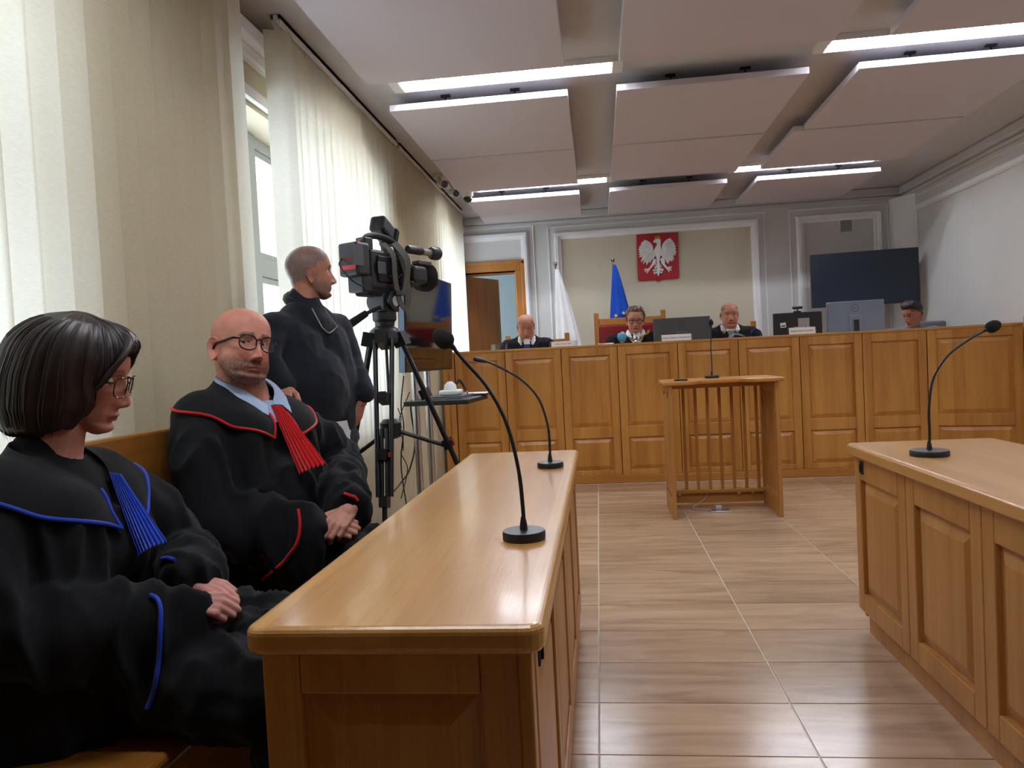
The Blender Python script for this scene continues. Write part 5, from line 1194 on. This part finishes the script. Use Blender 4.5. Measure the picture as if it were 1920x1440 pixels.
MB().box(-.17, .16, -.3, -.06, .028, .038, Mt).build('base', M_alu, k, bevel=.003); MB().box(-.17, .16, -.3, -.06, .0385, .045, Mt).build('lid', M_mon, k, bevel=.003)
k = thing('folder', 'flat black folder overhanging the edge of the tray', 'folder', tuple(npm(Mt@Matrix.Translation((.1, -.3, .03)))[:3, 3])); MB().box(.12, .34, -.38, -.2, .03, .04, Mt).build('cover', M_black, k, bevel=.002); MB().box(.125, .335, -.375, -.205, .04, .043, Mt).build('sheet', M_paper, k)
k = thing('projector_unit', 'small white device with cables on top of the laptop', 'device', tuple(npm(Mt@Matrix.Translation((0, -.2, .046)))[:3, 3]))
MB().box(-.08, .07, -.25, -.13, .046, .078, Mt).build('body', M_white, k, bevel=.012, seg=3); MB().lathe([(.04, 0), (.036, .03), (.015, .05), (.003, .052)], 20, Mt@Matrix.Translation((-.02, -.19, .078))).build('dome', M_white, k, True)
for s_ in range(3): MB().tube(spline([npm(Mt@Matrix.Translation((.05, -.19, .07)))[:3, 3]+V3(0, .01*s_, 0), npm(Mt@Matrix.Translation((.09, -.22, .12+.01*s_)))[:3, 3], npm(Mt@Matrix.Translation((.13+.01*s_, -.25, .06)))[:3, 3], npm(Mt@Matrix.Translation((.06, -.28, .05)))[:3, 3]], 20), .0035, 6).build('cable', M_black, k, True)
def cable(label, pts, r=.004, nm='cable'):
    o = MB().tube(spline(pts, 60), r, 6).build(nm, M_black, None, True, loc=tuple(pts[-1])); return tag(o, label, 'cable', None)
Lq = lambda px, py, Y=4.35: W(px, py, Y=Y)
cable('straight dark cable falling from the floor screen to the floor', [Lq(757, 705), Lq(752, 760), Lq(757, 800), Lq(752, 860), Lq(757, 915), V3(-1.15, 4.35, .01)])
cable('cable looping below the tray beside the steel posts', [Lq(768, 735), Lq(748, 790), Lq(756, 830), Lq(752, 850), Lq(764, 880), Lq(752, 935)], .003)
cable('cable crossing low from the front tripod leg towards the steel posts', [Lq(735, 925, 4.1), Lq(752, 905, 4.2), Lq(768, 880, 4.3), Lq(778, 830, 4.4), Lq(770, 760, 4.4), Lq(784, 742, 4.4)], .005)
cable('coiled thin cable hanging at the middle of the steel posts', [Lq(746, 765), Lq(752, 785), Lq(746, 795), Lq(753, 801), Lq(746, 808), Lq(755, 815), Lq(756, 845)], .003)
# ---- broadcast camera on its tripod
hub = V3(-1.06, 3.66, 1.3)
t = thing('camera_tripod', 'black twin-tube video tripod with a spreader, standing beside the operator', 'tripod', (-1.06, 3.66, 0))
feet = [V3(-1.0, 3.2, 0), V3(-.5, 3.78, 0), V3(-1.39, 3.52, 0)]
MB().lathe([(.06, -.05), (.085, -.04), (.09, .0), (.075, .03), (.05, .05)], 24, T(*hub)).build('bowl', M_black, t, True)
sc = hub*V3(1, 1, 0)+V3(0, 0, .83)
for f in feet:
    o = f-hub; hz = o*V3(1, 1, 0); hz /= np.linalg.norm(hz); sd = V3(-hz[1], hz[0], 0); top = hub+hz*.075+V3(0, 0, -.02); d_ = f-top; b = MB()
    for s_ in (-1, 1): b.tube([top+sd*.042*s_, top+d_*.58+sd*.03*s_], .0125, 10)
    b.box(-.056, .056, -.028, .028, -.035, .035, rot_to(d_, top)); b.box(-.04, .04, -.02, .02, -.025, .025, rot_to(d_, top+d_*.3)); b.box(-.04, .04, -.02, .02, -.025, .025, rot_to(d_, top+d_*.58))
    lg = b.build('leg', M_blackm, t, True); b = MB()
    for s_ in (-1, 1): b.tube([top+d_*.45+sd*.012*s_, top+d_*.82+sd*.012*s_], .01, 8)
    b.box(-.03, .03, -.02, .02, -.025, .025, rot_to(d_, top+d_*.8)); b.tube([top+d_*.8, f+V3(0, 0, .02)], .0125, 10); b.build('lower_leg', M_blackm, lg, True)
    MB().ell(tuple(f+V3(0, 0, .018)), (.022, .022, .018)).build('rubber_foot', M_rubber, lg, True)
    b = MB().tube([sc, top+d_*.6], .011, 8).build('spreader_arm', M_blackm, t, True)
    MB().box(-.02, .01, .024, .034, -.012, .012, rot_to(d_, top+d_*.58)).build('lock_lever', pbr('lever_red', (150, 24, 28), .4), lg)
MB().lathe([(.03, -.05), (.05, -.04), (.055, .03), (.035, .05)], 20, T(*sc)).build('spreader_hub', M_black, t, True)
MB().tube([hub+V3(0, 0, -.05), sc+V3(0, 0, .16)], .008, 8).build('bowl_clamp', M_black, t, True)
hd_ = rad(66); f_ = V3(math.cos(hd_), math.sin(hd_), 0); r_ = V3(f_[1], -f_[0], 0); hz0 = 1.35
Mc = basis(V3(hub[0]-.0, hub[1], 0), f_, -r_, V3(0, 0, 1))
MB().lathe([(.048, 0), (.05, .04), (.06, .05), (.06, .09), (.045, .1)], 24, T(hub[0], hub[1], hz0-.02)).tube([(0, -.075, 1.475), (0, .075, 1.475)], .046, 20, M=Mc).box(-.06, .06, -.05, .05, 1.42, 1.52, Mc).build('fluid_head', M_black, t, True, bevel=.004)
MB().lathe([(.026, 0), (.026, .004)], 20, basis(V3(*npm(Mc)[:3, 3])+r_*.076+V3(0, 0, 1.47), f_, V3(0, 0, 1), r_)).build('round_badge', M_alu, t, True)
ph = W(650, 612, Y=3.45); pm_ = W(686, 588, Y=3.56); MB().tube([npm(Mc)[:3, 3]+V3(0, 0, 1.47)+r_*.06, pm_], .009, 10).build('pan_bar', M_blackm, t, True); MB().tube([pm_, pm_*.1+ph*.9, ph], [.017, .021, .016], 12).build('pan_grip', M_rubber, t, True)
zc = 1.53
t = thing('video_camera', 'black shoulder broadcast camera with a grey strap, mounted on the tripod', 'camera', tuple(npm(Mc)[:3, 3]+V3(0, 0, zc-.02)))
def bx(nm, x0, x1, y0, y1, z0, z1, m=M_black, bv=.006, par=None): return MB().box(x0, x1, y0, y1, z0+zc, z1+zc, Mc).build(nm, m, par or t, bevel=bv)
bx('quick_release_plate', -.13, .12, -.045, .045, -.025, -.005, M_blackm, .003)
bd = bx('body', -.14, .14, -.055, .055, .0, .19, bv=.012); bx('side_door', -.1, .06, -.066, -.055, .03, .16, M_blackm, .006, bd); bx('grey_panel', -.11, -.05, -.07, -.066, .07, .13, pbr('panel_grey', (70, 70, 72), .6), .002, bd)
for k in range(6): bx('button', -.02+.016*k, -.01+.016*k, -.07, -.066, .06+.012*(k % 2), .07+.012*(k % 2), M_mon, .001, bd)
bx('shoulder_pad', -.16, .06, -.05, .05, -.035, .03, M_rubber, .015); bx('connector_block', -.2, -.13, -.05, .05, -.02, .06, M_black, .008)
bt = bx('battery', -.245, -.15, -.06, .06, .055, .215, pbr('battery_black', (20, 20, 22), .5), .012)
rl = pbr('lettering_red', (190, 24, 30), .5); g = MB()
Mb = Mc@T(-.2462, .0, zc+.13)@basis((0, 0, 0), (0, -1, 0), (0, 0, 1), (-1, 0, 0))
g = text_mb('DIONIC', .016, Mb@Matrix.Translation((-.0, .005, 0)), .0006); g.build('lettering', rl, bt); MB().box(-.045, .05, -.045, -.025, 0, .0008, Mb).build('red_label', rl, bt, bevel=.0003)
MB().box(.07, .13, -.0615, -.06, .1, .2, Mc@T(-.33, 0, zc)).build('side_label', M_mon, bt)
MB().tube(spline([Mc@Vector((-.2, -.055, zc+.0)), Mc@Vector((-.28, -.05, zc+.03)), Mc@Vector((-.3, .0, zc+.1)), Mc@Vector((-.25, .03, zc+.14))], 24), .004, 6).build('battery_cable', M_black, t, True)
MB().tube(spline([Mc@Vector(p) for p in ((-.13, 0, zc+.18), (-.12, 0, zc+.245), (-.03, 0, zc+.27), (.1, 0, zc+.25), (.14, 0, zc+.18))], 24), .017, 10, sy=.7).build('top_handle', M_black, t, True)
bx('rear_bracket', -.15, -.09, -.03, .03, .19, .25, M_black, .006); bx('tally_lamp', -.155, -.15, -.012, .01, .225, .24, rl, .001)
MB().tube([Mc@Vector((-.14, -.02, zc+.25)), Mc@Vector((-.22, -.035, zc+.19))], .005, 6).build('antenna', M_black, t, True)
Mv = Mc@T(.06, .03, zc+.31, rad(14))@Matrix.Rotation(rad(24), 4, 'Y'); v = MB().box(-.07, .06, -.04, .045, -.035, .05, Mv).build('viewfinder', M_black, t, bevel=.016, seg=3)
MB().box(.06, .1, -.045, .05, -.04, .055, Mv).build('viewfinder_hood', M_rubber, v, bevel=.01); MB().tube([Mc@Vector((.06, .02, zc+.2)), Mc@Vector((.06, .03, zc+.29))], .022, 10).build('viewfinder_arm', M_black, v, True)
xx = lambda pr, x, y, z: MB().lathe(pr, 24, Mc@T(x, y, zc+z)@Matrix.Rotation(PI/2, 4, 'Y'))
ln = xx([(.05, 0), (.055, .02), (.055, .06), (.06, .065), (.06, .11), (.052, .12), (.052, .17)], .13, 0, .09).build('lens', M_black, t, True)
xx([(.052, 0), (.075, .03), (.078, .08), (.072, .08), (.05, .03)], .29, 0, .09).build('lens_hood', M_rubber, ln, True); xx([(.048, 0), (.01, .012), (.001, .013)], .30, 0, .09).build('front_glass', m_gl, ln, True)
MB().box(.15, .26, -.095, -.05, .04+zc, .13+zc, Mc).build('lens_grip', M_black, ln, bevel=.02, seg=3)
mc = xx([(.018, 0), (.022, .01), (.022, .11), (.018, .12)], .14, -.06, .215).build('shotgun_microphone', M_black, t, True)
xx([(.017, 0), (.017, .09)], .25, -.06, .213).build('silver_barrel', M_alu, mc, True)
# camera lamp in front of the microphone
xx([(.028, 0), (.036, .015), (.036, .055), (.03, .065), (.003, .067)], .34, -.06, .215).build('camera_light', M_black, t, True)
bx('light_shoe', .2, .31, -.085, -.035, .14, .16, M_mon, .004)
ms = pbr('grey_webbing', (84, 80, 74), .9, bump=.4, bscale=900)
def strap(pts, w=.022, par=None):
    S = spline([Mc@Vector((x, y, z+zc)) for x, y, z in pts], 40); U = npm(Mc)[:3, 0]*.85+V3(0, 0, .3)
    MB().grid(np.stack([S-U*w, S, S+U*w], 1), thick=.003).build('strap', ms, par or t, True, sharp=60)
strap([(-.02, -.03, .23), (.0, -.075, .17), (.0, -.082, .05), (.03, -.08, -.06), (.075, -.085, -.1), (.1, -.085, -.03), (.1, -.075, .08), (.085, -.05, .2)], .02)
strap([(.06, -.04, .24), (.09, -.09, .15), (.08, -.085, .03), (.05, -.08, -.03)], .028)
MB().box(-.028, .028, -.006, .006, -.012, .012, Mc@T(.02, -.086, zc-.02)).build('strap_buckle', M_black, t, bevel=.003)
# ---- coat of arms
E_ = lambda x, y, Y=8.75: W(1180+x/12, 420+y/12, Y=Y)
t = thing('coat_of_arms', 'red shield with a crowned white eagle on the cream wall', 'coat of arms', tuple(E_(640, 1300)))
def wallprism(P, z0, z1):
    Q = [E_(x, y) for x, y in P]; n = len(Q); return MB().add([(q[0], YB-z0, q[2]) for q in Q]+[(q[0], YB-z1, q[2]) for q in Q], [tuple(range(n)), tuple(range(2*n-1, n-1, -1))]+[(i, n+i, n+(i+1) % n, (i+1) % n) for i in range(n)])
m_rd = pbr('shield_red', (176, 20, 34), .45, var=.04); m_wh = pbr('eagle_white', (232, 232, 232), .55, var=.02); m_go = pbr('crown_gold', (196, 160, 40), .35, .7)
wallprism([(160, 238), (1100, 185), (1122, 1150), (1118, 1200), (1080, 1222), (720, 1243), (690, 1265), (655, 1310), (628, 1270), (600, 1250), (250, 1275), (215, 1268), (196, 1235)], .01, .04).build('shield', m_rd, t, bevel=.006)
body = [(530, 412), (575, 425), (605, 420), (622, 450), (590, 520), (555, 580), (555, 640), (600, 740), (615, 850), (622, 960), (618, 1080), (640, 1165), (655, 1180), (675, 1130), (688, 1060), (685, 950), (680, 850), (692, 740), (722, 660), (715, 560), (702, 470), (706, 380), (690, 335), (600, 335), (570, 350), (545, 380)]
lw = [(545, 600), (530, 500), (480, 420), (400, 370), (320, 358), (335, 385), (275, 400), (292, 425), (255, 440), (272, 468), (210, 520), (240, 532), (195, 575), (235, 592), (200, 630), (238, 642), (205, 695), (252, 692), (215, 748), (292, 738), (258, 868), (335, 800), (303, 905), (372, 850), (388, 928), (445, 850), (470, 880), (500, 810), (560, 760), (590, 700)]
rw = [(722, 570), (735, 470), (790, 390), (860, 335), (932, 316), (935, 345), (985, 375), (972, 402), (1027, 432), (1012, 462), (1047, 495), (1032, 530), (1052, 560), (1034, 585), (1062, 650), (1022, 655), (1055, 690), (992, 705), (1003, 822), (958, 790), (972, 855), (915, 810), (875, 897), (845, 870), (800, 800), (750, 760), (700, 700)]
ll = [(540, 780), (600, 790), (602, 890), (520, 960), (470, 1020), (440, 1062), (398, 1117), (383, 1098), (408, 1050), (348, 1085), (340, 1062), (398, 1032), (330, 1045), (340, 1005), (440, 1000), (500, 900)]
rl_ = [(690, 790), (760, 740), (800, 830), (800, 900), (850, 970), (905, 958), (950, 950), (966, 985), (905, 1000), (957, 1030), (940, 1052), (880, 1022), (912, 1075), (885, 1082), (845, 1020), (780, 960), (720, 880)]
wallprism(body, .04, .066).build('eagle_body', m_wh, t, bevel=.006); wallprism(lw, .04, .055).build('wing', m_wh, t, bevel=.003); wallprism(rw, .04, .055).build('wing', m_wh, t, bevel=.003)
wallprism(ll, .04, .06).build('talon', m_wh, t, bevel=.004); wallprism(rl_, .04, .06).build('talon', m_wh, t, bevel=.004)
wallprism([(585, 332), (570, 275), (605, 300), (635, 245), (660, 285), (697, 268), (690, 332)], .045, .07).build('crown', m_go, t, bevel=.002)
b = MB()
for sx, (cx, cy), tips in ((1, (520, 560), [(330, 375), (285, 410), (262, 450), (220, 525), (205, 578), (210, 632), (215, 692), (225, 742), (275, 850), (318, 890), (392, 912), (470, 868)]), (-1, (742, 545), [(925, 330), (975, 382), (1015, 440), (1038, 500), (1045, 560), (1052, 648), (1045, 688), (995, 810), (962, 845), (875, 885), (800, 790)])):
    for x, y in tips:
        p0 = E_(cx+(x-cx)*.3, cy+(y-cy)*.3); p1 = E_(x, y); pm2 = p0*.45+p1*.55
        b.tube([(p0[0], YB-.058, p0[2]), (pm2[0], YB-.06, pm2[2]), (p1[0], YB-.05, p1[2])], [.006, .0105, .003], 6)
        p2 = E_(cx+(x-cx)*.55, cy+(y-cy)*.55); b.tube([(p0[0], YB-.064, p0[2]), (p2[0], YB-.062, p2[2])], [.008, .004], 6)
for x, y, w_ in ((568, 980, 26), (535, 1045, 32), (548, 1108, 34), (725, 968, 26), (765, 1035, 32), (742, 1095, 34), (590, 930, 20), (710, 920, 20)):
    p = E_(x, y); q = E_(650, y-25); b.tube([(q[0], YB-.05, q[2]), (p[0], YB-.052, p[2])], [.009, .014], 8)
fe = b.build('feather_relief', m_wh, t, True); fe['kind'] = 'stuff'
# ---- flags
def flag(top, foot_x, Y, side, mats, label, stars=(), wmax=.13, zc_=None):
    p = W(*top, Y=Y); t = thing('flag', label, 'flag', (p[0]+foot_x, Y, PLAT)); base = V3(p[0]+foot_x, Y, PLAT+.02)
    MB().tube([base, p-V3(0, 0, .05)], .011, 10).build('pole', pbr('pole_steel', (150, 140, 120), .3, .8), t, True)
    MB().lathe([(.006, -.055), (.012, -.04), (.009, -.03), (.018, -.018), (.022, 0), (.016, .016), (.003, .022)], 16, T(*p)).build('finial', pbr('brass', (140, 126, 108), .3, 1), t, True)
    MB().lathe([(.14, 0), (.14, .015), (.03, .03), (.016, .08)], 24, T(base[0], base[1], PLAT)).build('foot', M_alu, t, True)
    G = []; zt = p[2]-.06; zb = .75
    for k in np.linspace(0, 1, 26):
        z = zt+(zb-zt)*k; ax = base+(p-base)*((z-base[2])/(p[2]-base[2])); w = .018+(wmax-.018)*min(1, k*1.5)**.8; c = ax+V3(side*w*.75, -.02, 0); row = []
        for a in np.linspace(0, 2*PI, 72, endpoint=False):
            rr = w*(1+.16*math.sin(7*a+k*2)*min(1, k*3)); row.append(c+V3(rr*math.cos(a), rr*.55*math.sin(a), 0))
        row = np.array(row); row[:, 2] = z; G.append(row)
    G = np.array(G); n = int(26*(zc_ or 1)); MB().loft(G[:n], cap=True).build('cloth', mats[0], t, True, sharp=180)
    if n < 26: MB().loft(G[n-1:], cap=True).build('cloth_lower', mats[1], t, True, sharp=180)
    for sx, sy, r in stars:
        q = W(sx, sy, Y=Y-.1); a0 = rad(100); P = [(r*(1 if k % 2 == 0 else .4)*math.cos(a0+PI*k/5), r*(1 if k % 2 == 0 else .4)*math.sin(a0+PI*k/5)) for k in range(10)]
        D = W(sx, sy, Y=Y-.07); MB().prism(P, 0, .012, basis(V3(D[0], D[1]-.012, D[2]), V3(1, 0, 0), V3(0, 0, 1), V3(0, -1, 0))).build('star', m_star, t)
m_star = pbr('star_yellow', (230, 206, 60), .6)
m_eu = cloth('eu_blue', (24, 78, 190), .1); m_pl = cloth('flag_white', (236, 238, 246), .1); m_plr = cloth('flag_red', (190, 24, 44), .1)
flag((1149, 487), -.07, 8.3, 1, (m_eu,), 'deep blue flag with yellow stars on a pole behind the presiding chair', ((1155, 592, .026), (1169, 587, .024), (1146, 608, .024)), .14)
flag((1041, 495), .02, 8.3, 1, (m_pl, m_plr), 'white flag on a pole between the door and the cream wall field', (), .135, .8)
# ---- security cameras, vent
for px, py, hd2, lab in ((834, 346, -60, 'white bullet security camera nearest the photographer at the end of the blinds'), (856, 363, -55, 'second white bullet security camera, in the middle of the three')):
    p = W(px, py, Y=6.55 if px < 840 else 6.85); t = thing('security_camera', lab, 'security camera', tuple(p), group='security cameras under the ceiling'); d2 = V3(.45, -.85, -.28); M = rot_to(d2, p-d2/np.linalg.norm(d2)*.1)
    MB().lathe([(.03, -.06), (.036, -.05), (.036, .085), (.032, .09)], 20, M).build('housing', M_white, t, True); MB().lathe([(.031, .088), (.03, .094), (.003, .095)], 20, M).build('lens', m_gl, t, True)
    b = npm(M)[:3, 3]; MB().tube([b, b+V3(-.03, .0, .08), (b[0]-.03, b[1], CZ)], .014, 10).build('arm', M_white, t, True); MB().lathe([(.045, 0), (.045, .03)], 20, T(b[0]-.03, b[1], CZ-.03)).build('mount', M_white, t, True)
p = W(877, 372, Y=7.0); t = thing('security_camera', 'white turret security camera, rightmost of the three, above the screen', 'security camera', tuple(p), group='security cameras under the ceiling')
MB().lathe([(.05, 0), (.055, -.03), (.045, -.05)], 24, T(p[0], p[1], p[2]+.06)).build('housing', M_white, t, True); MB().ell(tuple(p), (.042, .042, .042)).build('ball', M_black, t, True); MB().tube([p+V3(0, 0, .06), (p[0], p[1], CZ)], .045, 20).build('mount', M_white, t, True)
a, b_ = W(1572, 439, Y=YB), W(1600, 408, Y=YB); t = thing('wall_vent', 'square white slatted vent high on the back wall', 'vent', ((a[0]+b_[0])/2, YB, a[2]))
w = .012; MB().box(a[0], b_[0], YB-.02, YB, a[2], a[2]+.02).box(a[0], b_[0], YB-.02, YB, b_[2]-.02, b_[2]).box(a[0], a[0]+.02, YB-.02, YB, a[2], b_[2]).box(b_[0]-.02, b_[0], YB-.02, YB, a[2], b_[2]).build('frame', M_white, t, bevel=.003)
for k in range(9):
    z = a[2]+.024+(b_[2]-a[2]-.048)*k/8; MB().box(a[0]+.02, b_[0]-.02, -.006, .006, -.0015, .0015, Matrix.Translation((0, YB-.012, z))@Matrix.Rotation(rad(35), 4, 'X')).build('slat', M_white, t)
MB().box(a[0]+.02, b_[0]-.02, YB-.003, YB-.001, a[2]+.02, b_[2]-.02).build('backing', M_mon, t)
